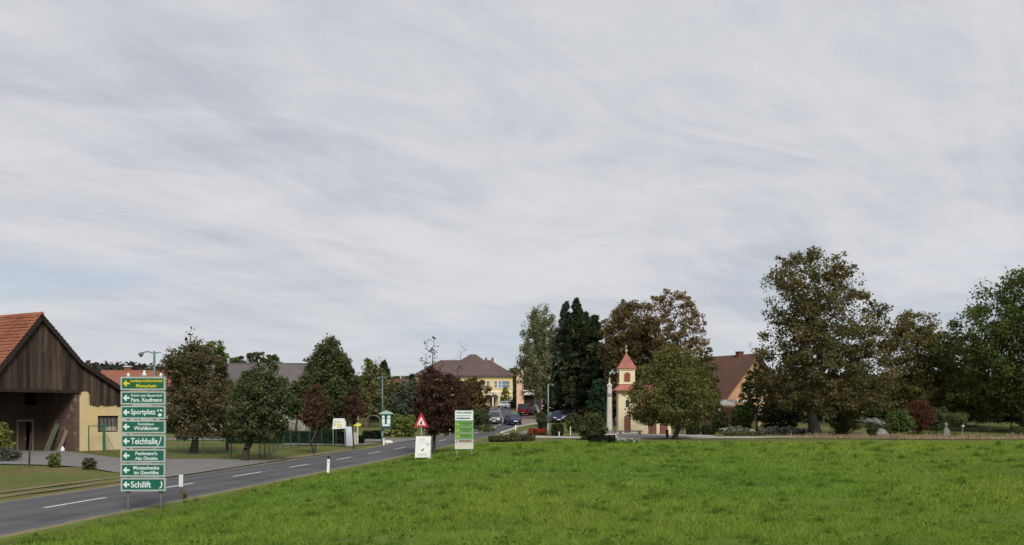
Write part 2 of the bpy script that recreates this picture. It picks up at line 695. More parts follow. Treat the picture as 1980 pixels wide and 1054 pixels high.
def spruce(name, label, px, Y, top_py, hw_px, cols, bottom_py=None, n=9000, leaf=.3, seed=1, group=None, r=.28, power=.62, cat='tree', gap=.0):
    rng = np.random.default_rng(seed)
    X0 = at(px, Y)
    Z0 = gz(X0, Y) - .05
    H = zat(top_py, Y) - Z0
    zb = (zat(bottom_py, Y) - Z0) if bottom_py else H * .06
    R = hw_px * Y / F
    root = thing(name, label, cat, (X0, Y, Z0), 0, group)
    m = int(40 + H * 13)
    zs = zb + (H - zb) * np.sort(rng.random(m)) ** 1.15
    nodes, par, rad = [np.zeros(3)], [-1], [r]
    for i in range(1, 9):
        nodes.append(np.array([rng.normal() * .03, rng.normal() * .03, H * i / 8.]))
        par.append(i - 1)
        rad.append(r * (1 - i / 8.) + .02)
    pts, tints = [], []
    per = n // m
    for z in zs:
        t = (z - zb) / (H - zb)
        L_ = R * (1 - t) ** power * (0.8 + .45 * rng.random()) + .15
        th = rng.random() * 2 * pi
        d = np.array([cos(th), sin(th), 0])
        tip = np.array([0, 0, z]) + d * L_ + np.array([0, 0, -.28 * L_ + .1 * L_ * rng.random()])
        nodes += [np.array([0, 0, z]), tip]
        j = len(nodes) - 2
        par += [min(8, max(1, int(z / H * 8))), j]
        rad += [.04, .015]
        q = rng.random(per) ** .6
        c = mix_cols(rng, cols, 1)[0] * np.exp(rng.normal() * .2)
        side = rng.normal(size=per) * .16 * L_ * (1.15 - q)
        perp = np.array([-sin(th), cos(th), 0])
        P = np.array([0, 0, z]) + q[:, None] * (tip - np.array([0, 0, z])) + side[:, None] * perp
        P[:, 2] -= np.abs(rng.normal(size=per)) * .22 + .25 * q * (1 - q) * L_ + np.abs(side) * .4
        pts.append(P)
        tints.append(1.55 * np.tile(c, (per, 1)) * np.exp(rng.normal(size=(per, 1)) * .25))
    limb_mesh('trunk', np.array(nodes), par, np.array(rad), BARK_DARK, root, 5)
    C = np.concatenate(pts)
    C[:, 2] = np.maximum(C[:, 2], .1)
    V, Fc, T = leaf_quads(rng, C, leaf, np.concatenate(tints), None, .3, 2.4, .9)
    V[:, 2] = np.maximum(V[:, 2], .08)
    np_mesh('crown', V, Fc, LEAF, T, root)
    return root


def bare_tree(name, label, px, Y, top_py, spread_px, seed, r=.12, leaves=0, cols=((.05, .04, .03),), group=None):
    rng = np.random.default_rng(seed)
    X0 = at(px, Y)
    Z0 = gz(X0, Y) - .05
    H = zat(top_py, Y) - Z0
    R = spread_px * Y / F
    m = 70
    z = H * (.45 + .55 * rng.random(m))
    rho = R * rng.random(m) ** .6 * np.interp(z / H, [.45, .75, 1], [.6, 1, .35])
    th = rng.random(m) * 2 * pi
    tips = np.stack([rho * np.cos(th), rho * np.sin(th), z], 1)
    root = thing(name, label, 'tree', (X0, Y, Z0), 0, group)
    nodes, par, rad = skeleton(rng, np.zeros(3), np.array([0, 0, H * .8]), rng.normal(size=2) * .3, tips, r, .016)
    limb_mesh('trunk', nodes, par, rad, BARK_DARK, root, 4)
    if leaves:
        k = rng.choice(m, leaves)
        C = tips[k] + rng.normal(size=(leaves, 3)) * .25
        V, Fc, T = leaf_quads(rng, C, .2, mix_cols(rng, cols, leaves), None, .3)
        np_mesh('crown', V, Fc, LEAF, T, root)
    return root


def hedge(name, label, x0, x1, y0, y1, h, cols, n=4000, leaf=.12, seed=1, rz=0, cat='hedge', group=None, roundness=0.0):
    """clipped hedge: leaves crowd the faces of a block, woody stems inside"""
    rng = np.random.default_rng(seed)
    cx, cy = (x0 + x1) / 2, (y0 + y1) / 2
    a, b = (x1 - x0) / 2, (y1 - y0) / 2
    root = thing(name, label, cat, (cx, cy, gz(cx, cy) - .03), rz, group)
    P = rng.random((n, 3)) * 2 - 1
    f = rng.choice(3, n, p=np.array([b * h, a * h, 2 * a * b]) / (b * h + a * h + 2 * a * b))
    s = np.where(rng.random(n) < .5, -1, 1)
    s = np.where(f == 2, 1, s)
    P[np.arange(n), f] = s * (1 - np.abs(rng.normal(size=n)) * .06)
    if roundness:
        q = P.copy()
        nn = np.maximum(np.linalg.norm(q, axis=1, keepdims=True), 1e-6)
        mx = np.abs(q).max(1, keepdims=True)
        P = P * (1 - roundness) + (q / nn * mx) * roundness
    C = P * [a, b, h / 2] + [0, 0, h / 2]
    C[:, 2] += np.sin(P[:, 0] * a * 2.1) * .02
    C[:, 2] = np.maximum(C[:, 2], .04)
    ctr = mix_cols(rng, cols, n) * np.exp(rng.normal(size=(n, 1)) * .22) * (1 + .2 * np.sin(P[:, 0:1] * 6 + P[:, 2:3] * 3))
    V, Fc, T = leaf_quads(rng, C, leaf, ctr, unit(P) * .6, .3)
    V[:, 2] = np.maximum(V[:, 2], .02)
    np_mesh('foliage', V, Fc, LEAF, T, root)
    mb = MB()
    k = max(3, int(a * 2 / .45))
    for i in range(k):
        x = -a * .85 + 1.7 * a * i / (k - 1)
        mb.tube([(x, 0, 0), (x + rng.normal() * .05, rng.normal() * .08, h * .85)], [.025, .008], 4)
    # dense twiggy core that closes the block
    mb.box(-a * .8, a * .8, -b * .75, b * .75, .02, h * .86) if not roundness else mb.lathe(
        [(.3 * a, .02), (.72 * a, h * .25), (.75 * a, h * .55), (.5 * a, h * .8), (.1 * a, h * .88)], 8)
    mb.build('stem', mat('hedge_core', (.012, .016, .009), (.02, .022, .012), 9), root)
    return root
# ------------------------------------------------------------------ ground, road, field
G1, G2, G3 = (.085, .120, .024), (.060, .088, .020), (.125, .125, .042)
M_FIELD = mat('meadow', (.096, .142, .024), (.125, .170, .030), 1.3, .95, bump=.7, bscale=9, spec=.1, c3=(.088, .125, .022))  # sheet darkened in colour to stand for shade among the blades
M_LAWN = mat('lawn', (.080, .105, .026), (.105, .125, .034), 1.1, .95, bump=.6, bscale=7, spec=.1, c3=(.13, .115, .045))
M_LAND = mat('land', (.060, .085, .024), (.09, .10, .034), .05, .95, spec=.1)
M_ASPH = mat('asphalt', (.072, .072, .077), (.108, .107, .110), 1.1, .88, bump=.25, bscale=60, spec=.25, stretch=(1.3, .035, 1), c3=(.088, .087, .091))
M_VERGE = mat('verge', (.26, .205, .125), (.14, .13, .055), .9, .95, bump=.8, bscale=12, spec=.1, stretch=(1.6, .5, 1))
M_GRAVEL = mat('gravel', (.19, .175, .16), (.25, .235, .21), 2.5, .95, bump=.6, bscale=25, spec=.1, c3=(.15, .14, .115))
M_DRIVE = mat('driveway', (.155, .148, .145), (.195, .185, .178), 1.2, .92, bump=.4, bscale=30, spec=.1)
M_DIRT = mat('dirt', (.15, .115, .075), (.21, .17, .11), 1.2, .95, bump=.7, bscale=10, spec=.1, stretch=(1.5, .5, 1))
M_PAVE = mat('paving', (.30, .285, .265), (.38, .36, .335), 3, .9, bump=.2, spec=.2)
M_PAINT = mat('road_paint', (.62, .62, .60), (.22, .22, .22), 9, .8, spec=.2, lo=.50, hi=.70)
M_KERB = mat('kerb', (.42, .41, .385), (.52, .51, .48), 3, .85)

RW = 2.8
vcols = [-3000, -1500, -800, -450, -260, -160, -110, -80] + list(np.arange(-64, -13, 3.)) + list(np.arange(-12, -4.5, 1.)) + \
        [-4.3, -3.8, -3.4, -3.1, -RW, -1.4, 0, 1.4, RW, 2.95, 3.1, 3.7, 4.3] + list(np.arange(5, 13, 1.)) + list(np.arange(14, 64, 2.5)) + \
        [70, 80, 95, 120, 160, 260, 450, 800, 1500, 3000]
vcols = np.array(vcols, float)
rows = list(np.arange(-60, 8, 6.)) + list(np.arange(8, 78, 1.5)) + list(np.arange(80, 150, 1.5)) + list(np.arange(150, 280, 5.)) + \
       [300, 330, 360, 400, 440, 480, 600, 800, 1200, 2000, 3500]
rows = np.array(rows, float)
VV, YY = np.meshgrid(vcols, rows)
XX = VV + xc(YY)
ZZ = tz(XX, YY)
ZZ = ZZ + np.where(np.abs(VV) <= 1.5, .03 * (1 - np.abs(VV) / 2.8), 0)
_g = np.random.default_rng(5)
ZZ = ZZ + np.where((np.abs(VV) > 3.5) & (np.abs(VV) < 60), _g.normal(size=ZZ.shape) * .018, 0)
nc_ = len(vcols)


def zone(name, test, m):
    fs = []
    for i in range(len(rows) - 1):
        for j in range(nc_ - 1):
            v, y = (vcols[j] + vcols[j + 1]) / 2, (rows[i] + rows[i + 1]) / 2
            if test(v, y):
                fs.append((i * nc_ + j, i * nc_ + j + 1, (i + 1) * nc_ + j + 1, (i + 1) * nc_ + j))
    fs = np.array(fs)
    used, inv = np.unique(fs, return_inverse=True)
    V = np.stack([XX.ravel(), YY.ravel(), ZZ.ravel()], 1)[used]
    o = np_mesh(name, V, inv.reshape(fs.shape), m, smooth=True)
    o['kind'] = 'structure'
    return o


is_road = lambda v, y: abs(v) < RW and y < 430
is_verge = lambda v, y: (RW < v < 3.1 or -3.1 < v < -RW) and y < 430
is_field = lambda v, y: 3.1 < v < 160 and y < 80
is_lawn = lambda v, y: not is_road(v, y) and not is_verge(v, y) and not is_field(v, y) and abs(v) < 110 and y < 280
road = zone('road', is_road, M_ASPH)


def road_surface():
    me = road.data
    uv = me.uv_layers.new(name='lane')
    for lp in me.loops:
        c = me.vertices[lp.vertex_index].co
        uv.data[lp.index].uv = (c.x - float(xc(c.y)), c.y)
    m = bpy.data.materials.new('road_asphalt')
    m.use_nodes = True
    N, L = m.node_tree.nodes, m.node_tree.links
    b = N['Principled BSDF']
    b.inputs['Roughness'].default_value = .85
    b.inputs['Specular IOR Level'].default_value = .25
    tc = N.new('ShaderNodeTexCoord')
    sp = N.new('ShaderNodeSeparateXYZ')
    L.new(tc.outputs['UV'], sp.inputs[0])

    def M(op, a, c=None, clamp=False):
        n = N.new('ShaderNodeMath')
        n.operation = op
        n.use_clamp = clamp
        for i, v in enumerate((a, c)):
            if v is None:
                continue
            if isinstance(v, (int, float)):
                n.inputs[i].default_value = v
            else:
                L.new(v, n.inputs[i])
        return n.outputs[0]

    def noise(scale, st, detail=5, rough=.6):
        mp = N.new('ShaderNodeMapping')
        mp.inputs['Scale'].default_value = (*st, 1)
        L.new(tc.outputs['UV'], mp.inputs[0])
        n = N.new('ShaderNodeTexNoise')
        n.inputs['Scale'].default_value = scale
        n.inputs['Detail'].default_value = detail
        n.inputs['Roughness'].default_value = rough
        L.new(mp.outputs[0], n.inputs['Vector'])
        return n.outputs['Fac']

    def ramp(x, a, c):
        n = N.new('ShaderNodeMapRange')
        n.interpolation_type = 'SMOOTHSTEP'
        n.inputs[1].default_value = a
        n.inputs[2].default_value = c
        L.new(x, n.inputs[0])
        return n.outputs[0]
    wob = M('MULTIPLY', M('SUBTRACT', noise(.25, (1, 1), 3), .5), .5)
    u = M('ADD', sp.outputs[0], wob)
    au = M('ABSOLUTE', u)
    tracks = M('ADD', M('SUBTRACT', 1.0, ramp(M('ABSOLUTE', M('SUBTRACT', au, .72)), .12, .50)), M('SUBTRACT', 1.0, ramp(M('ABSOLUTE', M('SUBTRACT', au, 2.05)), .12, .45)), True)
    bands = noise(1.2, (1.4, .03), 5)
    blot = noise(.22, (1, .6), 6)
    grit = noise(16, (1, 1), 3)
    val = M('ADD', .090, M('MULTIPLY', M('SUBTRACT', bands, .5), .055))
    val = M('ADD', val, M('MULTIPLY', M('SUBTRACT', blot, .5), .050))
    val = M('ADD', val, M('MULTIPLY', M('SUBTRACT', grit, .5), .030))
    val = M('ADD', val, M('MULTIPLY', tracks, -.014))
    # repaired strips in the near lane and long cracks
    patchm = M('MULTIPLY', ramp(noise(.09, (.3, 1), 2), .50, .52), ramp(M('ABSOLUTE', M('SUBTRACT', sp.outputs[0], 1.55)), .66, .60) if False else M('SUBTRACT', 1.0, ramp(M('ABSOLUTE', M('SUBTRACT', sp.outputs[0], 1.5)), .62, .68)))
    val = M('ADD', val, M('MULTIPLY', patchm, -.018))
    crk = M('SUBTRACT', 1.0, ramp(M('ABSOLUTE', M('ADD', M('SUBTRACT', sp.outputs[0], .16), M('MULTIPLY', M('SUBTRACT', noise(.8, (1, 1), 6), .5), .35))), .012, .035))
    val = M('ADD', val, M('MULTIPLY', M('MULTIPLY', crk, ramp(noise(.15, (1, 1), 2), .45, .55)), -.045))
    edge = ramp(M('ADD', M('ABSOLUTE', sp.outputs[0]), M('MULTIPLY', M('SUBTRACT', noise(1.6, (1, 1), 6, .7), .5), .9)), 2.62, 2.85)
    cb = N.new('ShaderNodeCombineColor')
    for i, k in enumerate((.985, .99, 1.035)):
        L.new(M('MULTIPLY', val, k), cb.inputs[i])
    mx = N.new('ShaderNodeMix')
    mx.data_type = 'RGBA'
    L.new(edge, mx.inputs[0])
    L.new(cb.outputs[0], mx.inputs[6])
    mx.inputs[7].default_value = (.19, .16, .115, 1)
    L.new(mx.outputs[2], b.inputs['Base Color'])
    bp = N.new('ShaderNodeBump')
    bp.inputs['Strength'].default_value = .3
    bp.inputs['Distance'].default_value = .02
    L.new(noise(45, (1, 1), 3), bp.inputs['Height'])
    L.new(bp.outputs[0], b.inputs['Normal'])
    me.materials.clear()
    me.materials.append(m)


road_surface()
zone('road_verge', is_verge, M_VERGE)
zone('field', is_field, M_FIELD)
zone('lawn_ground', is_lawn, M_LAWN)
zone('ground', lambda v, y: not (is_road(v, y) or is_verge(v, y) or is_field(v, y) or is_lawn(v, y)), M_LAND)


def strip_pts(v0, v1, y0, y1, step=1.0):
    ys = np.arange(y0, y1 + .01, step)
    return [(float(xc(y)) + v0, y) for y in ys] + [(float(xc(y)) + v1, y) for y in ys[::-1]]


# centre dashes: a part of the road each
dash_y = [(-7, 3.4), (.2, 3.4), (7.4, 3.4), (14.6, 3.4), (21.8, 3.4), (29.0, 3.5), (36.0, 3.2), (43.2, 3.4), (50.5, 3.1), (58.6, 3.1), (65.6, 3), (72.2, 3), (79.5, 3), (86.6, 3)] + \
         [(93.5 + 5.6 * i, 2.6) for i in range(9)] + [(146 + 7 * i, 3) for i in range(14)]
for y0, ln in dash_y:
    n = 4
    vs, fs = [], []
    for i in range(n + 1):
        y = y0 + ln * i / n
        for dv in (-.075, .075):
            v = dv
            vs.append((float(xc(y)) + v, y, float(road_z(y)) + .03 * (1 - abs(v) / 2.8) + .012))
    fs = [(2 * i, 2 * i + 1, 2 * i + 3, 2 * i + 2) for i in range(n)]
    mb = MB()
    mb.add(vs, fs)
    mb.build('centre_dash', M_PAINT, road)

# left side: dirt strip and rut beside the road, driveway to the barn
sheet('dirt_strip', strip_pts(-4.15, -3.75, 18, 44, 1), M_DIRT, .03, 1.5)
sheet('dirt_strip', strip_pts(-5.3, -4.85, 18, 43, 1), M_DIRT, .03, 1.5)
sheet('driveway', [(-60, 47), (-40, 48), (-27, 48.3), (-21.5, 46.8), (-18.2, 44.2), (-15.95, 41.5), (-15.55, 45), (-14.9, 52), (-14.2, 59.5),
                   (-15.6, 58.2), (-18.3, 57.0), (-20.4, 55.3), (-22.4, 53.8), (-25.5, 57.5), (-28.4, 61.2), (-31, 64), (-34, 64.5), (-48, 62), (-60, 60)], M_DRIVE, .05, 1.5)
sheet('dirt_strip', [(-14.1, 59.8), (-13.0, 66), (-11.9, 72), (-12.6, 73), (-13.9, 67.5), (-15.2, 60.5)], M_DIRT, .035, 1.5)
# side road on the left beyond the fence
sheet('side_road', [(-90, 84), (-50, 86), (-30, 86.6), (-17, 86), (-11.5, 84.2), (-10.6, 80.8), (-8.3, 92.5), (-9.2, 91.5), (-14, 91.6), (-30, 91.2), (-50, 90), (-90, 88.5)], M_DRIVE, .05, 1.5)
sheet('side_path', [(-19, 76.4), (-12.6, 79.0), (-11.5, 81.5), (-13, 82.5), (-19.5, 79.5)], M_DRIVE, .045, 1.2)
# right: path past the chapel, chapel forecourt, parking entrance
sheet('side_path', [(-1.35, 97), (2.2, 91.3), (6, 88.8), (12, 88.4), (20, 89), (32, 91), (33.5, 93.3), (31, 94.3), (20, 92.6), (12, 92), (7, 92.6), (3.5, 95), (1.2, 99.5), (-.2, 104), (-.75, 104)], M_PAVE, .045, 1.2)
sheet('forecourt', [(10.4, 92.2), (20.5, 92.8), (20.5, 96.5), (17.8, 97.2), (17.8, 99.1), (10.0, 99.1)], M_PAVE, .055, 1.2)
sheet('parking_ground', [(1.3, 128), (3.5, 131.5), (6, 134), (30, 134), (30, 168), (3, 170), (1.4, 150), (1.5, 140)], mat('brick_paving', (.20, .15, .13), (.26, .20, .17), 3, .9), .05, 2)
# raised kerb that curves into the parking lot
mb = MB()
kp = [(1.55 + float(xc(y)) + 1.4, y) for y in (106, 109, 112, 115, 118, 121, 123.5)] + [(1.9, 126.3), (3.1, 129.5), (4.4, 131.2)]
for (xa, ya), (xb, yb) in zip(kp[:-1], kp[1:]):
    d = Vector((xb - xa, yb - ya, 0)).normalized()
    nn = Vector((d.y, -d.x, 0)) * .17
    z0, z1 = gz(xa, ya), gz(xb, yb)
    q = []
    for (x, y, z) in ((xa, ya, z0), (xb, yb, z1)):
        for s in (-1, 1):
            for h in (-.05, .14):
                q.append((x + nn.x * s, y + nn.y * s, z + h))
    mb.add(q, [(0, 4, 5, 1), (2, 3, 7, 6), (1, 5, 7, 3), (0, 1, 3, 2), (4, 6, 7, 5)])
mb.build('kerb', M_KERB, kind='structure')
sheet('bare_strip', [(24, 90.8), (31, 88.6), (50, 85.5), (80, 83), (80, 91), (50, 92.3), (34, 93.2), (26, 92.4)],
      mat('dry_soil', (.20, .145, .085), (.27, .21, .13), 2.2, .95, bump=.8, bscale=8), .05, 1.5)


# ------------------------------------------------------------------ hills and far woods
def far_ridge():
    hx = np.array([-1300, -700, -330, -285, -255, -230, -200, -150, -90, -40, 0, 40, 120, 300, 600, 1300])
    hz = np.array([26, 30, 33, 33.5, 32.5, 31, 28, 25, 23, 23, 27, 27, 24, 24, 28, 28])
    xs = np.arange(-1300, 1301, 20.)
    prof = [(560, 0), (600, .45), (640, .8), (680, .96), (720, 1.0), (800, .8), (900, .3)]
    hh = np.interp(xs, hx, hz)
    V, n = [], len(xs)
    for y, f in prof:
        for x, h in zip(xs, hh):
            V.append((x, y, 6 + (h - 9) * f - (2 if f == 0 else 0)))
    fs = [(i * n + j, i * n + j + 1, (i + 1) * n + j + 1, (i + 1) * n + j) for i in range(len(prof) - 1) for j in range(n - 1)]
    np_mesh('hill', np.array(V, float), fs, mat('hill_ground', (.04, .055, .022), (.05, .06, .026), .03, .95), smooth=True, kind='structure')
    rng = np.random.default_rng(3)
    m = 4200
    x = rng.uniform(-700, 420, m)
    y = rng.uniform(590, 730, m)
    h = np.interp(x, hx, hz)
    f = np.interp(y, [p[0] for p in prof], [p[1] for p in prof])
    base = np.stack([x, y, 6 + (h - 9) * f], 1)
    hgt = 6 + 5 * rng.random(m)
    per = 16
    g = unit(rng.normal(size=(m * per, 3))) * rng.random((m * per, 1)) ** .4
    C = np.repeat(base, per, 0) + g * [3.2, 3.2, 1] + np.stack([np.zeros(m * per)] * 2 + [np.repeat(hgt, per) * (.55 + .45 * g[:, 2])], 1)
    cl = mix_cols(rng, [(.045, .058, .040), (.056, .066, .042), (.038, .050, .038), (.065, .066, .045)], m)
    T = np.repeat(cl, per, 0) * np.exp(rng.normal(size=(m * per, 1)) * .15)
    V, Fc, T = leaf_quads(rng, C, 2.5, T, g * .8, .5)
    np_mesh('forest', V, Fc, LEAF, T, kind='stuff')


far_ridge()


# ------------------------------------------------------------------ grass
def grass():
    rng = np.random.default_rng(11)

    table = np.random.default_rng(99).uniform(-1, 1, (256, 256))

    def patch(x, y, s, ph=0.):
        # value noise
        u, w = x * s + 37.3 * ph + 500, y * s + 11.7 * ph + 500
        i, j = np.floor(u).astype(int), np.floor(w).astype(int)
        a, b = u - i, w - j
        a, b = a * a * (3 - 2 * a), b * b * (3 - 2 * b)
        T = lambda di, dj: table[(i + di) % 256, (j + dj) % 256]
        return 1.25 * ((T(0, 0) * (1 - a) + T(1, 0) * a) * (1 - b) + (T(0, 1) * (1 - a) + T(1, 1) * a) * b)

    def blades(n, y0, y1, test, pw, base, rough, seedc, hscale):
        # more blades where the camera stands near, wider ones far away
        u = rng.random(int(n * 2.2))
        y = (y0 ** (1 - pw) + u * (y1 ** (1 - pw) - y0 ** (1 - pw))) ** (1 / (1 - pw))
        x = (rng.random(len(y)) * 2 - 1) * (y * .62 + 6)
        # tufts
        cx = np.round(x / .45 + rng.normal(size=len(x)) * .1) * .45
        x = np.where(rng.random(len(x)) < .35, cx + rng.normal(size=len(x)) * .10, x)
        v = x - xc(y)
        ok = test(v, x, y)
        x, y, v = x[ok][:n], y[ok][:n], v[ok][:n]
        m = len(x)
        p = patch(x, y, .21) * .30 + patch(x + 3, y, .6, 2) * .32 + patch(x, y + 5, 1.7, 4) * .30 + patch(x, y, 4.1, 6) * .25
        sc = (y / 20.) ** .30
        tuft = np.clip(p * 1.4 + .95, .62, 2.0)
        h = hscale * sc * tuft * np.exp(rng.normal(size=m) * .32)
        w = .0085 * (y / 18.) ** .95 * (.7 + .6 * rng.random(m))
        near = np.clip((v - 2.9) / 2.0, .35, 1)
        h *= near
        th = rng.random(m) * 2 * pi
        d = np.stack([np.cos(th), np.sin(th), 0 * th], 1)
        lean = rng.normal(size=(m, 2)) * .62 + [.10, -.05]
        z = tz(x, y) - .01
        B = np.stack([x, y, z], 1)
        tip = B + np.stack([lean[:, 0] * h, lean[:, 1] * h, h], 1)
        V = np.empty((m, 3, 3))
        V[:, 0] = B - d * w[:, None]
        V[:, 1] = B + d * w[:, None]
        V[:, 2] = tip
        c = mix_cols(rng, base, m)
        big = patch(x + 9, y, .055, 1.)[:, None] * .6 + patch(x, y, .13, 3.)[:, None] * .6
        c = c * (1 + .36 * p[:, None] * [1.0, .75, .8]) * np.exp(rng.normal(size=(m, 1)) * .19) * (1 + big * [.20, .08, .10]) * [1.36, 1.34, 1.38]
        dry = (rng.random(m) < np.clip(.75 - (v - 3.1) * .33, .02, .8))
        c[dry] = mix_cols(rng, [(.21, .17, .075), (.16, .14, .05), (.12, .12, .035)], int(dry.sum()))
        return V.reshape(-1, 3), np.arange(m * 3).reshape(m, 3), np.repeat(c, 3, 0)
    greens = [(.105, .172, .024), (.130, .205, .030), (.085, .145, .022), (.150, .215, .040), (.135, .180, .040)]
    V, Fc, T = blades(760000, 14., 84, lambda v, x, y: (v > 2.75 + .75 * rng.random(len(v)) ** .6) & (y < 80.3), 1.45, greens, 0, 0, .070)
    np_mesh('grass', V, Fc, LEAF, T, kind='stuff')
    # rank tufts: taller, darker bunches
    k_ = 900
    ty = 15 + 62 * rng.random(k_) ** 1.5
    tx = (rng.random(k_) * 2 - 1) * (ty * .60 + 2)
    tr = rng.uniform(.10, .38, k_) * (.6 + ty / 45.)
    q = rng.integers(0, k_, 90000)
    m = len(q)
    rad = np.abs(rng.normal(size=m)) * .6
    th = rng.random(m) * 2 * pi
    x, y = tx[q] + tr[q] * rad * np.cos(th), ty[q] + tr[q] * rad * np.sin(th)
    ok = (x - xc(y) > 3.6) & (y < 80)
    x, y, q, rad, th = x[ok], y[ok], q[ok], rad[ok], th[ok]
    m = len(x)
    h = (.10 + .10 * rng.random(m)) * (.7 + y / 60.) * np.exp(-rad * .5)
    w = .0085 * (y / 18.) ** .95 * (.7 + .6 * rng.random(m))
    B = np.stack([x, y, tz(x, y) - .01], 1)
    d = np.stack([-np.sin(th), np.cos(th), 0 * th], 1) * w[:, None]
    lx = np.cos(th) * rad * .7 + rng.normal(size=m) * .3
    ly = np.sin(th) * rad * .7 + rng.normal(size=m) * .3
    V = np.stack([B - d, B + d, B + np.stack([lx * h, ly * h, h], 1)], 1).reshape(-1, 3)
    tcol = mix_cols(rng, [(.085, .150, .026), (.105, .180, .030), (.13, .20, .038)], k_)
    T = tcol[q] * np.exp(rng.normal(size=(m, 1)) * .2)
    np_mesh('grass_tufts', V, np.arange(m * 3).reshape(m, 3), LEAF, np.repeat(T, 3, 0), kind='stuff')
    # broad-leaved weeds and clover scattered in the meadow
    m = 6000
    u = rng.random(m)
    y = (14 ** -.4 + u * (70 ** -.4 - 14 ** -.4)) ** (-1 / .4)
    x = (rng.random(m) * 2 - 1) * (y * .6 + 4)
    c0 = rng.random((260, 2)) * [1, 1]
    k = rng.integers(0, 420, m)
    cy = 15 + 52 * rng.random(420) ** 1.8
    cxx = (rng.random(420) * 2 - 1) * (cy * .58)
    x = cxx[k] + rng.normal(size=m) * .22 * (cy[k] / 20)
    y = cy[k] + rng.normal(size=m) * .22 * (cy[k] / 20)
    ok = (x - xc(y) > 3.9) & (y < 79)
    x, y = x[ok], y[ok]
    C = np.stack([x, y, tz(x, y) + .07 + rng.random(len(x)) * .09], 1)
    T = mix_cols(rng, [(.095, .165, .026), (.120, .190, .030), (.155, .215, .040), (.085, .14, .028)], len(x))
    V, Fc, T = leaf_quads(rng, C, .06, T, None, 1.2)
    np_mesh('weeds', V, Fc, LEAF, T, kind='stuff')
    # lawn on the far side of the road
    lg = [(.090, .120, .026), (.11, .13, .032), (.075, .10, .022), (.15, .14, .05)]

    def lawn_ok(v, x, y):
        drive = (y > 44.5) & (x < -15) & (y < np.interp(-x, [15.6, 18.3, 20.4, 22.4, 25.5, 28.4, 31, 40], [58.2, 57, 55.3, 53.8, 57.5, 61.2, 64, 64.5])) & (y > np.interp(-x, [16, 18.2, 21.5, 27, 40], [41.5, 44.2, 46.8, 48.3, 48]))
        return (v < -2.85 - .6 * rng.random(len(v)) ** .6) & (v > -40) & ~drive & ~((v > -5.5) & (v < -3.6) & (y < 44) & (rng.random(len(x)) < .55))
    V, Fc, T = blades(90000, 22., 83, lawn_ok, 1.2, lg, 0, 0, .075)
    np_mesh('lawn_grass', V, Fc, LEAF, T, kind='stuff')


grass()
# ------------------------------------------------------------------ buildings
M_PLANK = mat('old_timber', (.022, .0135, .009), (.054, .034, .022), 5, .9, bump=.6, stretch=(4, 4, .30), objrand=.5, c3=(.075, .056, .042))
M_TIMBER = mat('dark_timber', (.016, .011, .008), (.030, .021, .016), 6, .9, bump=.4, stretch=(3, 3, .5))
M_TILE = mat('clay_tile', (.30, .100, .055), (.21, .075, .045), 1.3, .8, bump=.2, c3=(.34, .145, .085))
M_TILE_OLD = mat('old_clay_tile', (.15, .055, .036), (.21, .075, .045), 2, .85, bump=.3, c3=(.10, .05, .04))
M_YELLOW = mat('yellow_plaster', (.62, .47, .225), (.54, .41, .20), 1.6, .9, bump=.25, c3=(.56, .47, .30))
M_CREAM = mat('cream_plaster', (.66, .56, .37), (.60, .51, .33), 1.2, .9, bump=.15, c3=(.56, .48, .33))
M_BROWNPL = mat('brown_plaster', (.060, .042, .028), (.095, .066, .042), 1.0, .95, bump=.4, c3=(.045, .03, .022))  # tone lowered so the colour carries the shade of the deep recess
M_DOORW = mat('old_door', (.055, .038, .025), (.085, .06, .04), 5, .9, bump=.3, stretch=(5, 5, .4))
M_GLASS = mat('window_glass', (.035, .045, .055), rough=.08, spec=.6)
M_GLASSB = mat('curtained_glass', (.20, .26, .30), (.12, .16, .19), 3, .15, spec=.6)
M_WHITE = mat('white_paint', (.74, .74, .72), (.64, .64, .62), 2.5, .6)
M_OFFW = mat('offwhite', (.60, .58, .53), (.50, .48, .44), 3, .8)
M_GREENM = mat('green_metal', (.018, .10, .035), (.03, .13, .05), 3, .5)
M_BLACK = mat('black', (.012, .012, .013), rough=.6)
M_STEEL = mat('galvanised_steel', (.34, .35, .35), (.26, .27, .27), 6, .6, metal=.15)
M_TURQ = mat('lamp_post_paint', (.075, .135, .125), (.10, .165, .15), 3, .5)


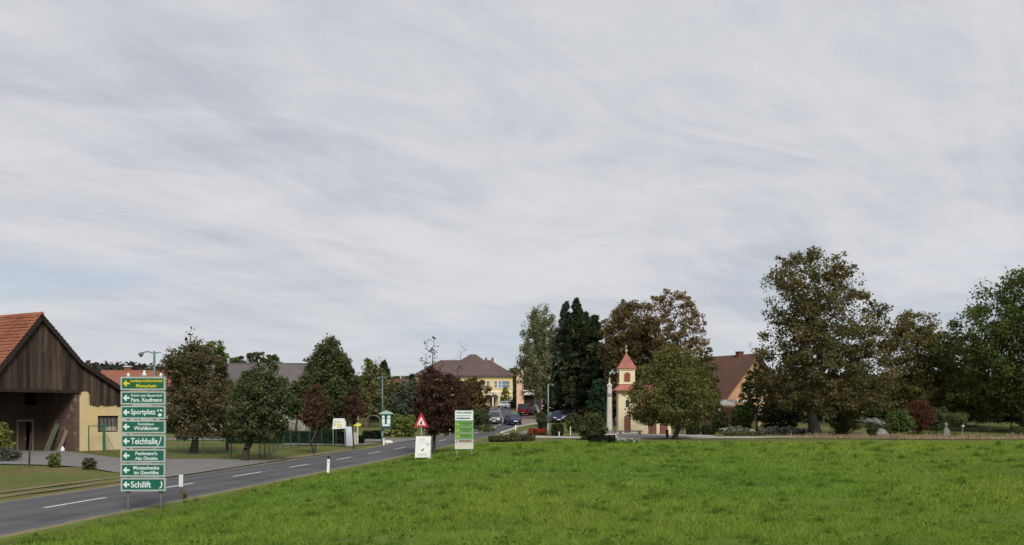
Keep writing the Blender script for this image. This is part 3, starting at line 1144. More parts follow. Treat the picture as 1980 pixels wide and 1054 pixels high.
def brick_mat():
    m = bpy.data.materials.new('brick')
    m.use_nodes = True
    nt = m.node_tree
    N, L = nt.nodes, nt.links
    b = N['Principled BSDF']
    b.inputs['Roughness'].default_value = .9
    tc = N.new('ShaderNodeTexCoord')
    sp = N.new('ShaderNodeSeparateXYZ')
    L.new(tc.outputs['Object'], sp.inputs[0])
    sm = N.new('ShaderNodeMath')
    L.new(sp.outputs[0], sm.inputs[0])
    L.new(sp.outputs[1], sm.inputs[1])
    mp = N.new('ShaderNodeCombineXYZ')
    L.new(sm.outputs[0], mp.inputs[0])
    L.new(sp.outputs[2], mp.inputs[1])
    br = N.new('ShaderNodeTexBrick')
    br.inputs['Color1'].default_value = (.095, .048, .030, 1)
    br.inputs['Color2'].default_value = (.060, .034, .024, 1)
    br.inputs['Mortar'].default_value = (.15, .11, .085, 1)
    br.inputs['Scale'].default_value = 1
    br.inputs['Mortar Size'].default_value = .012
    br.inputs['Brick Width'].default_value = .26
    br.inputs['Row Height'].default_value = .085
    L.new(mp.outputs[0], br.inputs['Vector'])
    n = N.new('ShaderNodeTexNoise')
    n.inputs['Scale'].default_value = 2.2
    n.inputs['Detail'].default_value = 6
    L.new(tc.outputs['Object'], n.inputs['Vector'])
    mr = N.new('ShaderNodeMapRange')
    mr.inputs[1].default_value = .57
    mr.inputs[2].default_value = .66
    L.new(n.outputs['Fac'], mr.inputs[0])
    mx = N.new('ShaderNodeMix')
    mx.data_type = 'RGBA'
    mx.inputs[7].default_value = (.20, .155, .12, 1)
    L.new(mr.outputs[0], mx.inputs[0])
    L.new(br.outputs[0], mx.inputs[6])
    L.new(mx.outputs[2], b.inputs['Base Color'])
    bp = N.new('ShaderNodeBump')
    bp.inputs['Strength'].default_value = .6
    bp.inputs['Distance'].default_value = .02
    L.new(br.outputs['Fac'], bp.inputs['Height'])
    bp.invert = True
    L.new(bp.outputs[0], b.inputs['Normal'])
    return m


M_BRICK = brick_mat()


def barn():
    # local frame: x runs along the gable (towards the right), y goes back along the ridge
    root = thing('barn', 'old farm barn with orange clay tile roof and dark timber gable by the driveway', 'barn',
                 (-31.5, 62.0, 0.0), math.atan2(.87, .5))
    R = root
    D = 19.0
    prof = [(-4.3, 4.15), (0, 9.55), (2.95, 6.55), (7.6, 4.0)]      # roof line (x, z)

    def roof_at(u):
        return float(np.interp(u, [p[0] for p in prof], [p[1] for p in prof]))
    # planks of the gable, each its own board
    u = -4.05
    k = 0
    rnd = random.Random(4)
    while u < 7.2:
        w = .225 + rnd.random() * .075
        a, b = u, min(u + w - .012, 7.25)
        lo = 4.52 + rnd.uniform(-.03, .03)
        if a > 3.68:
            lo = 3.52 + rnd.uniform(-.05, .05)
        pts = [(a, lo), (b, lo), (b, roof_at(b) - .10), (a, roof_at(a) - .10)]
        if a < 0 < b:
            pts.insert(3, (0, roof_at(0) - .10))
        if pts[2][1] > lo + .08 and pts[-1][1] > lo + .05:
            y0 = -.06 - rnd.random() * .028
            if rnd.random() < .22 and -2.2 < a < 2.2:
                # two short boards, one above the other, with the joint where the photo shows it
                zj = 7.05 + rnd.uniform(-.1, .1)
                MB().prism([(a, lo), (b, lo), (b, zj), (a, zj)], y0, y0 + .03).build('plank', M_PLANK, R)
                MB().prism([(a, zj + .02), (b, zj + .02)] + pts[2:], y0 - .01, y0 + .02).build('plank', M_PLANK, R)
            else:
                MB().prism(pts, y0, y0 + .03).build('plank', M_PLANK, R)
        u += w
    # walls of the barn: shell behind the boards
    mb = MB()
    mb.prism([(-4.0, 4.55), (3.65, 4.55), (3.65, 5.95), (2.9, 6.38), (0, 9.33), (-4.0, 4.4)], .0, .12)           # backing of the gable
    mb.box(-4.1, -3.95, .2, D, -.3, 4.3)                              # long front wall (out of the picture to the left)
    mb.prism([(-4.0, -.3), (7.3, -.3), (7.3, 3.95), (2.9, 6.35), (0, 9.3), (-4.0, 4.3)], D - .2, D)
    mb.build('wall', M_TIMBER, R)
    # yellow masonry under the lean-to roof
    mb = MB()
    wx0, wx1, wz0, wz1 = 4.42, 6.15, 1.62, 2.78
    mb.box(2.98, wx0, .0, .35, -.3, 3.56)
    mb.box(2.98, 3.70, .0, .35, 3.56, 4.55)
    mb.box(wx0, wx1, .0, .35, -.3, wz0)
    mb.box(wx0, wx1, .0, .35, wz1, 3.56)
    mb.box(wx1, 7.3, .0, .35, -.3, 3.56)
    mb.prism([(3.70, 3.56), (7.3, 3.56), (7.3, 3.9), (3.70, 5.85)], .12, .35)
    mb.box(6.95, 7.3, .35, D - .2, -.3, 3.95)
    mb.build('plaster_wall', M_YELLOW, R)
    # barred window in the yellow wall
    w = MB()
    for x0, x1, z0, z1 in ((wx0, wx1, wz0, wz0 + .07), (wx0, wx1, wz1 - .07, wz1), (wx0, wx0 + .07, wz0 + .07, wz1 - .07), (wx1 - .07, wx1, wz0 + .07, wz1 - .07)):
        w.box(x0, x1, .14, .22, z0, z1)
    win = w.build('window', M_TIMBER, R)
    MB().box(wx0 + .07, wx1 - .07, .18, .20, wz0 + .07, wz1 - .07).build('pane', mat('dusty_glass', (.10, .10, .10), (.17, .16, .15), 4, .3, spec=.5), win)
    for i in range(5):
        x = wx0 + .25 + i * .31
        MB().box(x - .018, x + .018, .10, .135, wz0 + .02, wz1 - .02).build('bar', M_TIMBER, win)
    MB().box(wx0 + .75, wx1 - .12, .10, .30, wz0 + .072, wz0 + .36).build('sill_board', mat('pale_board', (.33, .27, .20), (.42, .36, .28), 4), win)
    # brick return wall of the recess, faces the viewer
    mb = MB()
    mb.box(2.62, 2.975, -.02, 3.2, -.3, 4.5)
    mb.build('brick_wall', M_BRICK, R)
    # recessed back wall with a door and an upper hatch
    mb = MB()
    dx0, dx1, dz = .55, 1.55, 2.38
    yb = 3.2
    mb.box(-.9, dx0, yb, yb + .3, -.3, 4.5)
    mb.box(dx0, dx1, yb, yb + .3, dz, 3.55)
    mb.box(dx1, 2.975, yb, yb + .3, -.3, 3.55)
    mb.box(1.95, 2.975, yb, yb + .3, 3.55, 4.5)
    mb.box(dx0, 1.05, yb, yb + .3, 3.55, 4.5)
    mb.build('recess_wall', M_BROWNPL, R)
    d = MB()
    for x0, x1, z0, z1 in ((dx0 - .12, dx0, .1, dz + .14), (dx1, dx1 + .12, .1, dz + .14), (dx0, dx1, dz, dz + .14)):
        d.box(x0, x1, yb - .05, yb + .02, z0, z1)
    d.build('door_frame', mat('grey_timber', (.16, .125, .09), (.22, .18, .14), 5), R)
    dr = MB().box(dx0 + .01, dx0 + .62, yb + .04, yb + .09, .12, dz - .05).build('door', M_DOORW, R)
    MB().box(dx0 + .5, dx0 + .54, yb - .02, yb + .04, 1.1, 1.25).build('handle', M_STEEL, dr)
    # ceiling and beam over the recess, dark interior wall, posts
    mb = MB()
    mb.box(-4.0, 3.0, -.14, .10, 4.34, 4.56)
    mb.build('beam', M_TIMBER, R)
    mb = MB()
    mb.box(-3.95, 2.975, .12, 9, 4.50, 4.62)
    mb.build('loft_floor', M_TIMBER, R)
    mb = MB()
    mb.box(-3.95, -.9, 8.8, 9.0, -.3, 4.5)
    mb.box(-.98, -.9, 3.5, 8.8, -.3, 4.5)
    mb.build('inner_wall', M_BROWNPL, R)
    MB().box(-1.05, -.85, yb - .25, yb - .05, .1, 4.36).build('post', M_TIMBER, R)
    MB().box(-3.98, -3.75, -.05, .18, .1, 4.36).build('post', M_TIMBER, R)
    # leaf of the big wooden door that stands open inside
    mb = MB()
    mb.box(-2.7, -1.15, yb + .3, yb + .36, .15, 3.1)
    gate = mb.build('barn_door', mat('grey_boards', (.06, .055, .05), (.10, .09, .08), 4, .9, stretch=(5, 5, .5)), R)
    b = MB()
    b.tube([(-2.65, yb + .28, .4), (-1.2, yb + .28, 2.9)], .05, 4)
    b.tube([(-2.65, yb + .28, 2.9), (-1.2, yb + .28, .4)], .05, 4)
    b.build('brace', M_DOORW, gate)
    # roof: slabs that carry the tiles
    th = .14
    mb = MB()
    for (xa, za), (xb, zb) in ((prof[0], prof[1]), (prof[1], prof[2]), (prof[2], prof[3])):
        n = Vector((-(zb - za), xb - xa)).normalized() * th
        if xa < 0:
            xa2, za2 = xa, za
        mb.prism([(xa, za), (xb, zb), (xb - n.x * .9, zb - n.y * .9), (xa - n.x * .9, za - n.y * .9)], -.32, D + .3)
    mb.build('roof', M_TIMBER, R)
    # barge boards along the verge
    for i in range(3):
        (xa, za), (xb, zb) = prof[i], prof[i + 1]
        n = Vector((-(zb - za), xb - xa)).normalized()
        m2 = MB().prism([(xa + n.x * .03, za + n.y * .03), (xb + n.x * .03, zb + n.y * .03), (xb - n.x * .26, zb - n.y * .26), (xa - n.x * .26, za - n.y * .26)], -.37, -.325)
        m2.build('barge_board', M_TIMBER, R)
    # clay tiles, every tile modelled (short arched strips that overlap), joined per slope
    rnd = np.random.default_rng(2)
    for (xa, za), (xb, zb), m_, tw, tl in ((prof[0], prof[1], M_TILE, .24, .36), (prof[1], prof[2], M_TILE_OLD, .24, .36), (prof[2], prof[3], M_TILE_OLD, .24, .36)):
        if za > zb:
            xa, za, xb, zb = xb, zb, xa, za
        s = Vector((xb - xa, 0, zb - za))
        Ls = s.length
        s.normalize()
        nn = Vector((-s.z, 0, s.x))
        if nn.z < 0:
            nn = -nn
        nrow = int(Ls / (tl * .80))
        ncol = int((D + .6) / tw)
        V, Fc = [], []
        for i in range(nrow):
            for j in range(ncol):
                lift = rnd.normal() * .008
                d0 = i * Ls / nrow - .03
                y0 = -.34 + j * tw
                b0 = len(V)
                sag = .035 * sin(y0 * .9 + i * .3)
                for dd, hh in ((0, .085), (tl, .02)):
                    for yy, h2 in ((0.006, 0), (tw * .32, .030), (tw * .68, .030), (tw - .006, 0)):
                        p = Vector((xa, 0, za)) + s * (d0 + dd) + nn * (hh + h2 + lift + sag * .5)
                        V.append((p.x, y0 + yy, p.z))
                # front lip
                for yy, h2 in ((0.006, 0), (tw * .32, .030), (tw * .68, .030), (tw - .006, 0)):
                    p = Vector((xa, 0, za)) + s * (d0) + nn * (.085 + h2 - .04 + lift + sag * .5)
                    V.append((p.x, y0 + yy, p.z))
                for q in range(3):
                    Fc.append((b0 + q, b0 + q + 1, b0 + 4 + q + 1, b0 + 4 + q))
                    Fc.append((b0 + 8 + q, b0 + 8 + q + 1, b0 + q + 1, b0 + q))
        np_mesh('roof_tile', V, Fc, m_, parent=R, kind='stuff')
    for j in range(int((D + .6) / .42)):
        y = -.35 + j * .42
        mb = MB()
        mb.prism([(-.17, 9.52), (-.08, 9.70), (.08, 9.70), (.17, 9.50), (0, 9.5)], y, y + .43 - .01)
        mb.build('ridge_tile', M_TILE, R)


barn()


def lean(name, label, cat, p0, p1, w, t, m, up=(0, 0, 1)):
    """a board that leans from p0 on the ground to p1"""
    a, b = Vector(p0), Vector(p1)
    d = (b - a).normalized()
    s = Vector((cos(math.atan2(.87, .5)), sin(math.atan2(.87, .5)), 0))
    n = d.cross(s).normalized()
    s = n.cross(d).normalized()
    mb = MB()
    q = [a + s * w * i + n * t * j for j in (0, 1) for i in (-.5, .5)] + [b + s * w * i + n * t * j for j in (0, 1) for i in (-.5, .5)]
    mb.add([tuple(v - a) for v in q], [(0, 1, 3, 2), (4, 6, 7, 5), (0, 4, 5, 1), (2, 3, 7, 6), (0, 2, 6, 4), (1, 5, 7, 3)])
    o = mb.build(name, m)
    o.location = a
    return tag(o, label, cat)


def barn_pt(u, y, z):
    return (-31.5 + .5 * u - .87 * y, 62 + .87 * u + .5 * y, z)


lean('leaning_board', 'mossy green board leaning against the brick wall in the barn recess', 'board', barn_pt(1.75, 1.9, .28), barn_pt(2.42, 1.55, 2.25), .34, .05,
     mat('mossy_board', (.10, .13, .07), (.15, .16, .10), 4, .9))
lean('leaning_board', 'narrow grey board leaning beside the mossy green one in the barn recess', 'board', barn_pt(2.0, .9, .28), barn_pt(2.55, .7, 1.75), .22, .05,
     mat('grey_board', (.20, .17, .14), (.28, .24, .2), 4, .9))
mb = MB()
mb.lathe([(.10, 0), (.14, .06), (.13, .2), (.07, .3), (.05, .36)], 10)
o = tag(mb.build('white_jug', M_WHITE), 'small white jug on the ground at the foot of the leaning boards', 'jug')
o.location = barn_pt(1.95, .35, gz(*barn_pt(1.95, .35, 0)[:2]))

# green pipe gate frame before the yellow wall
g = thing('gate_frame', 'green pipe gate frame standing in front of the yellow barn wall', 'gate', (0, 0, 0))
mb = MB()
pa, pb = barn_pt(3.05, -.9, 0), barn_pt(4.25, -.9, 0)
za, zb_ = gz(*pa[:2]), gz(*pb[:2])
mb.tube([(pa[0], pa[1], za - .1), (pa[0], pa[1], za + 1.75), (pb[0], pb[1], zb_ + 1.75)], .045, 8)
mb.build('rail', M_GREENM, g)
mb = MB()
mb.tube([(pb[0], pb[1], zb_ - .1), (pb[0], pb[1], zb_ + 1.95)], .10, 8)
mb.build('gate_post', M_GREENM, g)
mb = MB()
mb.tube([(pb[0] + .1, pb[1] + .15, zb_ + 1.1), barn_pt(5.1, -.9, .3)], .03, 6)
mb.build('stay', M_STEEL, g)


def add_window(root, M, w, h, mats, cols_=2, rows_=1, depth=.05, name='window', shutters=None):
    """window in the plane y=0 of matrix M (x right, z up, -y outwards): frame ring with panes a little behind it"""
    f = .09
    mb = MB()
    for x0, x1, z0, z1 in ((-w / 2, w / 2, 0, f), (-w / 2, w / 2, h - f, h), (-w / 2, -w / 2 + f, f, h - f), (w / 2 - f, w / 2, f, h - f)):
        mb.box(x0, x1, -depth, .0, z0, z1, M)
    for i in range(1, cols_):
        x = -w / 2 + w * i / cols_
        mb.box(x - .035, x + .035, -depth + .008, 0, f, h - f, M)
    for i in range(1, rows_):
        z = h * i / rows_
        mb.box(-w / 2 + f, w / 2 - f, -depth + .012, 0, z - .03, z + .03, M)
    win = mb.build(name, mats[0], root)
    MB().box(-w / 2 + f, w / 2 - f, -.018, -.004, f, h - f, M).build('pane', mats[1], win)
    MB().box(-w / 2 - .06, w / 2 + .06, -depth - .07, 0, -.07, -.004, M).build('sill', mats[2] if len(mats) > 2 else mats[0], win)
    if shutters:
        for s in (-1, 1):
            x = s * (w / 2 + .32)
            MB().box(x - .27, x + .27, -.06, -.005, 0, h, M).build('shutter', shutters, win)
    return win


def face_M(side, W, D, along, z):
    """matrix of a wall spot for a house with footprint 0..W x 0..D"""
    if side == 'front':
        return Matrix.Translation((along, 0, z))
    if side == 'right':
        return Matrix.Translation((W, along, z)) @ Matrix.Rotation(pi / 2, 4, 'Z')
    if side == 'left':
        return Matrix.Translation((0, along, z)) @ Matrix.Rotation(-pi / 2, 4, 'Z')
    return Matrix.Translation((along, D, z)) @ Matrix.Rotation(pi, 4, 'Z')


def gable_house(name, label, loc, rz, W, D, eave, ridge, wallm, roofm, ridge_axis='x', over=.5, wins=(), chim=(), cat='house', base=.6, gablem=None):
    """footprint 0..W (x), 0..D (y); ridge along x or y"""
    root = thing(name, label, cat, loc, rz)
    mb = MB()
    if ridge_axis == 'x':
        mb.prism([(0, -base), (D, -base), (D, eave), (D / 2, ridge), (0, eave)], 0, W, 'x')
    else:
        mb.prism([(0, -base), (W, -base), (W, eave), (W / 2, ridge), (0, eave)], 0, D, 'y')
    mb.build('wall', wallm, root)
    half, ln = (D / 2, W) if ridge_axis == 'x' else (W / 2, D)
    sl = (ridge - eave) / half
    rf = None
    mb = MB()
    t = .2
    for s in (-1, 1):
        pts = [(half, ridge + .03), (half + s * (half + over), eave - sl * over + .03), (half + s * (half + over), eave - sl * over + .03 + t), (half, ridge + .03 + t)]
        mb.prism(pts, -over, ln + over, 'x' if ridge_axis == 'x' else 'y')
    rf = mb.build('roof', roofm, root)
    m2 = MB()
    if ridge_axis == 'x':
        m2.tube([(-over, half, ridge + .2), (ln + over, half, ridge + .2)], .12, 6)
    else:
        m2.tube([(half, -over, ridge + .2), (half, ln + over, ridge + .2)], .12, 6)
    m2.build('ridge', roofm, rf)
    for (x, y, h) in chim:
        u = abs((y if ridge_axis == 'x' else x) - half)
        z = ridge - sl * u
        c = MB().box(x - .35, x + .35, y - .3, y + .3, z - .4, z + h)
        c.cur = 1
        c.box(x - .43, x + .43, y - .38, y + .38, z + h + .002, z + h + .12)
        c.build('chimney', [M_TILE_OLD, M_OFFW], rf)
    for wv in wins:
        side, a, z, w, h = wv[:5]
        ex = wv[5] if len(wv) > 5 else {}
        add_window(root, face_M(side, W, D, a, z), w, h, ex.get('m', (M_WHITE, M_GLASS, M_OFFW)), ex.get('c', 2), ex.get('r', 1), shutters=ex.get('sh'))
    return root


M_ROOF_G = mat('grey_roof', (.090, .080, .080), (.118, .104, .100), .8, .85, bump=.3, bscale=6, c3=(.078, .07, .068))
M_ROOF_O = mat('orange_roof', (.25, .095, .058), (.20, .08, .05), 1.5, .85, bump=.4, bscale=7)
M_ROOF_B = mat('brown_roof', (.085, .056, .050), (.112, .076, .066), .9, .85, bump=.3, bscale=6, c3=(.085, .056, .05))
M_ROOF_R = mat('dark_red_roof', (.090, .044, .033), (.115, .058, .043), 1.0, .85, bump=.3, bscale=6)
M_PINK = mat('pink_plaster', (.66, .43, .31), (.60, .39, .28), .9, .9)
M_GREYW = mat('grey_plaster', (.33, .31, .28), (.38, .36, .33), .9, .9)
M_ORANGE = mat('orange_plaster', (.46, .26, .14), (.40, .23, .125), .9, .9)

# orange roof left of the sign
Y = 104
x0, x1 = at(178, Y), at(330, Y)
gable_house('farmhouse', 'low farmhouse with orange tile roof behind the barn, below the wooded hill', (x0, Y, gz(-45, Y)), radians(4), x1 - x0, 8.5, 4.4, 6.95, M_GREYW, M_ROOF_O,
            wins=[('front', 2, 1.4, 1, 1.2), ('front', 5, 1.4, 1, 1.2)], chim=[(2.4, 4.6, .9)])
# long grey roof
Y = 112
x0, x1 = at(384, Y), at(590, Y)
gable_house('farm_building', 'long farm building with a grey tiled roof behind the orchard trees', (x0, Y, gz(-30, Y)), 0, x1 - x0, 9.0, 3.6, 8.05, M_GREYW, M_ROOF_G, over=.4,
            wins=[('front', 2 + 2.6 * i, 1.2, 1.0, 1.2) for i in range(4)])
# roof glimpsed among the trees
Y = 205
gable_house('village_house', 'distant house with dull red roof glimpsed between trees right of the lamp post', (at(752, Y), Y, 4.0), radians(-8), 9, 8, 3.6, 6.2, M_GREYW, M_ROOF_R,
            wins=[('front', 3, 1.2, 1, 1.2), ('front', 6, 1.2, 1, 1.2)])


def hip_slabs(mb, x0, x1, y0, y1, ze, zr, inset, t=.22):
    yc = (y0 + y1) / 2
    a, b, c, d = (x0, y0, ze), (x1, y0, ze), (x1, y1, ze), (x0, y1, ze)
    r0, r1 = (x0 + inset, yc, zr), (x1 - inset, yc, zr)
    vs = [a, b, c, d, r0, r1] + [(p[0], p[1], p[2] - t) for p in (a, b, c, d)]
    mb.add(vs, [(0, 1, 5, 4), (2, 3, 4, 5), (1, 2, 5), (3, 0, 4), (6, 9, 8, 7), (0, 6, 7, 1), (1, 7, 8, 2), (2, 8, 9, 3), (3, 9, 6, 0)])


def town_hall():
    Y = 236
    X0, X1 = at(803, Y), at(991, Y)
    W, D, E = X1 - X0, 15.0, 7.7
    Z = gz((X0 + X1) / 2, Y)
    root = thing('town_hall', 'large yellow village building with brown hipped roof at the end of the street', 'building', (X0, Y, Z), 0)
    mb = MB().box(0, W, 0, D, -1, E)
    mb.build('wall', mat('hall_yellow', (.66, .50, .22), (.60, .45, .20), .8, .9), root)
    mb = MB()
    mb.box(-.12, W + .12, -.12, -.003, E - .45, E - .05)
    mb.box(W + .003, W + .12, -.12, D, E - .45, E - .05)
    mb.box(-.06, W + .06, -.07, -.004, 3.55, 3.75)
    mb.build('cornice', M_WHITE, root)
    mb = MB()
    hip_slabs(mb, -.8, W + .8, -.8, D + .8, E + .1, E + 4.4, 6.6)
    rf = mb.build('roof', M_ROOF_B, root)
    mb = MB()
    cx = (at(912, Y) - X0)
    hip_slabs(mb, cx - 7.3, cx + 7.3, 1.2, D - 1.2, E + 1.1, E + 5.9, 6.5, .02)
    mb.build('raised_roof', M_ROOF_B, rf)
    for px_ in (938, 951):
        x = at(px_, Y) - X0
        MB().box(x - .32, x + .32, D / 2 - .35, D / 2 + .35, E + 3.0, E + 5.0).build('chimney', mat('sooty_chimney', (.10, .085, .08), (.16, .13, .12), 3), rf)
    # upper windows: group near the right end, others along the front
    for k, px_ in enumerate((958.5, 966.5, 972.5, 978, 983.5)):
        x = at(px_, Y) - X0
        add_window(root, face_M('front', W, D, x, 4.55), .80 if k else .95, 1.95, (M_WHITE, M_GLASSB, M_OFFW), 1, 2)
    for px_ in (812, 824, 836, 848, 860, 872, 884, 896, 908, 920, 932, 944):
        x = at(px_, Y) - X0
        add_window(root, face_M('front', W, D, x, 4.75), .95, 1.7, (M_WHITE, M_GLASS, M_OFFW), 2, 2)
        if px_ < 930:
            add_window(root, face_M('front', W, D, x, 1.1), .95, 1.7, (M_WHITE, M_GLASS, M_OFFW), 2, 2)
    for i in range(4):
        add_window(root, face_M('right', W, D, 2.2 + 3.4 * i, 4.6), 1.0, 1.8, (M_WHITE, M_GLASSB, M_OFFW), 2, 2)
        add_window(root, face_M('right', W, D, 2.2 + 3.4 * i, 1.0), 1.0, 1.8, (M_WHITE, M_GLASSB, M_OFFW), 2, 2)
    # porch with arch before the entrance
    xa, xb = at(941, Y) - X0, at(966, Y) - X0
    pm = MB()
    pm.box(xa, xb, -2.6, -.005, 2.75, 3.25)
    for x in (xa, (xa + xb) / 2 - .18, xb - .36):
        pm.box(x, x + .36, -2.6, -2.24, -.5, 2.75)
    for x in (xa, (xa + xb) / 2 - .18):
        pts = []
        w2 = (xb - xa) / 2 - .36
        for i in range(9):
            t = pi * i / 8
            pts.append((x + .36 + w2 / 2 - w2 / 2 * cos(t), 2.0 + .7 * sin(t)))
        pm.prism(pts + [(x + .36 + w2, 2.752), (x + .36, 2.752)], -2.55, -2.3)
    pm.build('porch', M_OFFW, root)
    MB().box(xa + .9, xa + 2.1, -.06, -.004, -.5, 2.2).build('door', M_DOORW, root)
    for px_ in (970, 986):
        x = at(px_, Y) - X0
        add_window(root, face_M('front', W, D, x, .7), 1.0, 1.9, (M_WHITE, M_GLASS, M_OFFW), 2, 2)


town_hall()


def pink_house():
    Y = 184
    X0 = at(999, Y)
    W, D = 8.6, 11.0
    Z = gz(X0 + 3, Y)
    root = gable_house('pink_house', 'pink house with a dark balcony and gable beside the birch', (X0, Y, Z), 0, W, D, 7.6, 10.6, M_PINK, M_ROOF_R, ridge_axis='y', over=.55,
                       wins=[('front', 6.3, 4.4, 1.1, 1.4), ('front', 6.3, 1.2, 1.1, 1.4), ('left', 3, 4.4, 1, 1.4), ('left', 7, 4.4, 1, 1.4), ('front', 4.3, 7.4, .9, 1.0)], chim=[(2.0, 7, 1.6)])
    x = at(1023, Y) - X0
    # loggia: dark opening, balcony slab, rail with balusters, awning below and arched doorway
    MB().box(x - 1.05, x + 1.05, -.05, -.004, 4.1, 6.1).build('balcony_door', M_GLASS, root)
    MB().box(x - 1.3, x + 1.3, -1.2, -.004, 3.8, 4.0).build('balcony_slab', M_OFFW, root)
    b = MB()
    b.box(x - 1.3, x + 1.3, -1.2, -1.12, 4.92, 5.02)
    for i in range(14):
        xx = x - 1.28 + i * .195
        b.box(xx - .06, xx + .06, -1.19, -1.13, 4.0, 4.92)
    b.build('balcony_rail', M_TIMBER, root)
    pts = [(x - 1.1 * cos(pi * i / 10), 3.05 + .55 * sin(pi * i / 10)) for i in range(11)]
    MB().prism(pts, -1.3, -.006).build('awning', M_OFFW, root)
    MB().box(x - 1.0, x + 1.1, -.08, -.004, -.3, 2.9).build('shop_door', M_TIMBER, root)
    gm = MB()
    gm.box(x + 1.35, x + 2.5, -.07, -.004, .4, 2.6)
    gm.build('shop_window', M_GLASS, root)


pink_house()


def house_right():
    # ridge runs to the left and away; the orange gable looks to the right and to the front
    Y = 126
    Z = gz(30, Y)
    ax, ay = at(1459, Y), Y                     # gable apex on plan
    rz = math.atan2(.53, .85)                   # local x runs along the gable
    root = thing('guest_house', 'house with big dark red roof, skylight and orange gable behind the garden', 'house', (ax, ay, Z), rz)
    W2, D, E, Rg = 6.4, 17.0, 2.9, 9.35
    mb = MB().prism([(-W2, -1), (W2, -1), (W2, E), (0, Rg), (-W2, E)], 0, D)
    mb.build('wall', M_ORANGE, root)
    sl = (Rg - E) / W2
    mb = MB()
    for s in (-1, 1):
        mb.prism([(0, Rg + .02), (s * (W2 + .7), E - sl * .7 + .02), (s * (W2 + .7), E - sl * .7 + .26), (0, Rg + .28)], -.8, D + .6)
    rf = mb.build('roof', M_ROOF_R, root)
    c = MB()
    c.box(-.42, .42, 2.4, 3.1, Rg - .3, Rg + .62)
    c.cur = 1
    c.box(-.48, .48, 2.33, 3.17, Rg + .622, Rg + .70)
    c.build('chimney', [M_TILE_OLD, M_BLACK], rf)
    a = MB()
    a.tube([(0, .8, Rg), (0, .8, Rg + 1.9)], .03, 5)
    for k in range(4):
        a.tube([(-.45, .8, Rg + 1.2 + .2 * k), (.45, .8, Rg + 1.2 + .2 * k)], .02, 4)
    a.build('antenna', M_STEEL, rf)
    # skylight lies in the left slope
    u, y = -2.0, 6.1
    t = Vector((-1, 0, -sl)).normalized()
    n = Vector((-sl, 0, 1)).normalized()
    p = Vector((u, y, Rg - sl * abs(u) + .28))
    q = []
    for h in (-.02, .10):
        for i, j in ((-.45, -.4), (.45, -.4), (.45, .4), (-.45, .4)):
            q.append(tuple(p + t * i * 1.6 + Vector((0, 1, 0)) * j + n * h))
    MB().add(q, [(3, 2, 1, 0), (4, 5, 6, 7), (0, 1, 5, 4), (1, 2, 6, 5), (2, 3, 7, 6), (3, 0, 4, 7)]).build('skylight', mat('bright_glass', (.62, .66, .70), rough=.1, spec=.6), rf)
    for x, z in ((-3.2, .9), (0, .9), (3.2, .9), (-1.3, 4.2), (1.3, 4.2)):
        add_window(root, Matrix.Translation((x, 0, z)), 1.2, 1.4, (M_WHITE, M_GLASS, M_OFFW), 2, 1)
    # veranda before the left half of the gable, white edged flat roof on posts
    v = MB()
    v.box(-W2 - 1.2, .3, -4.2, -.85, 3.12, 3.22)
    v.cur = 1
    v.box(-W2 - 1.3, .4, -4.3, -4.202, 3.02, 3.32)
    v.box(-W2 - 1.3, -W2 - 1.202, -4.2, -.85, 3.02, 3.32)
    v.build('veranda_roof', [M_OFFW, M_WHITE], root)
    for (x, y) in ((-W2 - 1.1, -4.0), (-3.4, -4.0), (.1, -4.0), (-W2 - 1.1, -1.0)):
        MB().box(x - .09, x + .09, y - .09, y + .09, -1, 3.12).build('veranda_post', M_WHITE, root)


house_right()

# parasol on the terrace
Y = 117.0
p = thing('parasol', 'pale grey parasol open above the terrace of the red roofed house', 'parasol', (at(1402, Y), Y, gz(at(1402, Y), Y)))
mb = MB()
mb.tube([(0, 0, 0), (0, 0, 3.6)], .04, 8)
mb.build('pole', M_WHITE, p)
mb = MB()
mb.lathe([(1.25, 2.85), (1.21, 2.92), (.7, 3.25), (.1, 3.5), (.03, 3.6)], 8)
mb.build('canopy', mat('parasol_cloth', (.52, .49, .50), (.58, .56, .56), 2, .9), p)
mb = MB()
mb.box(-.35, .35, -.35, .35, 0, .1)
mb.build('base', M_OFFW, p)


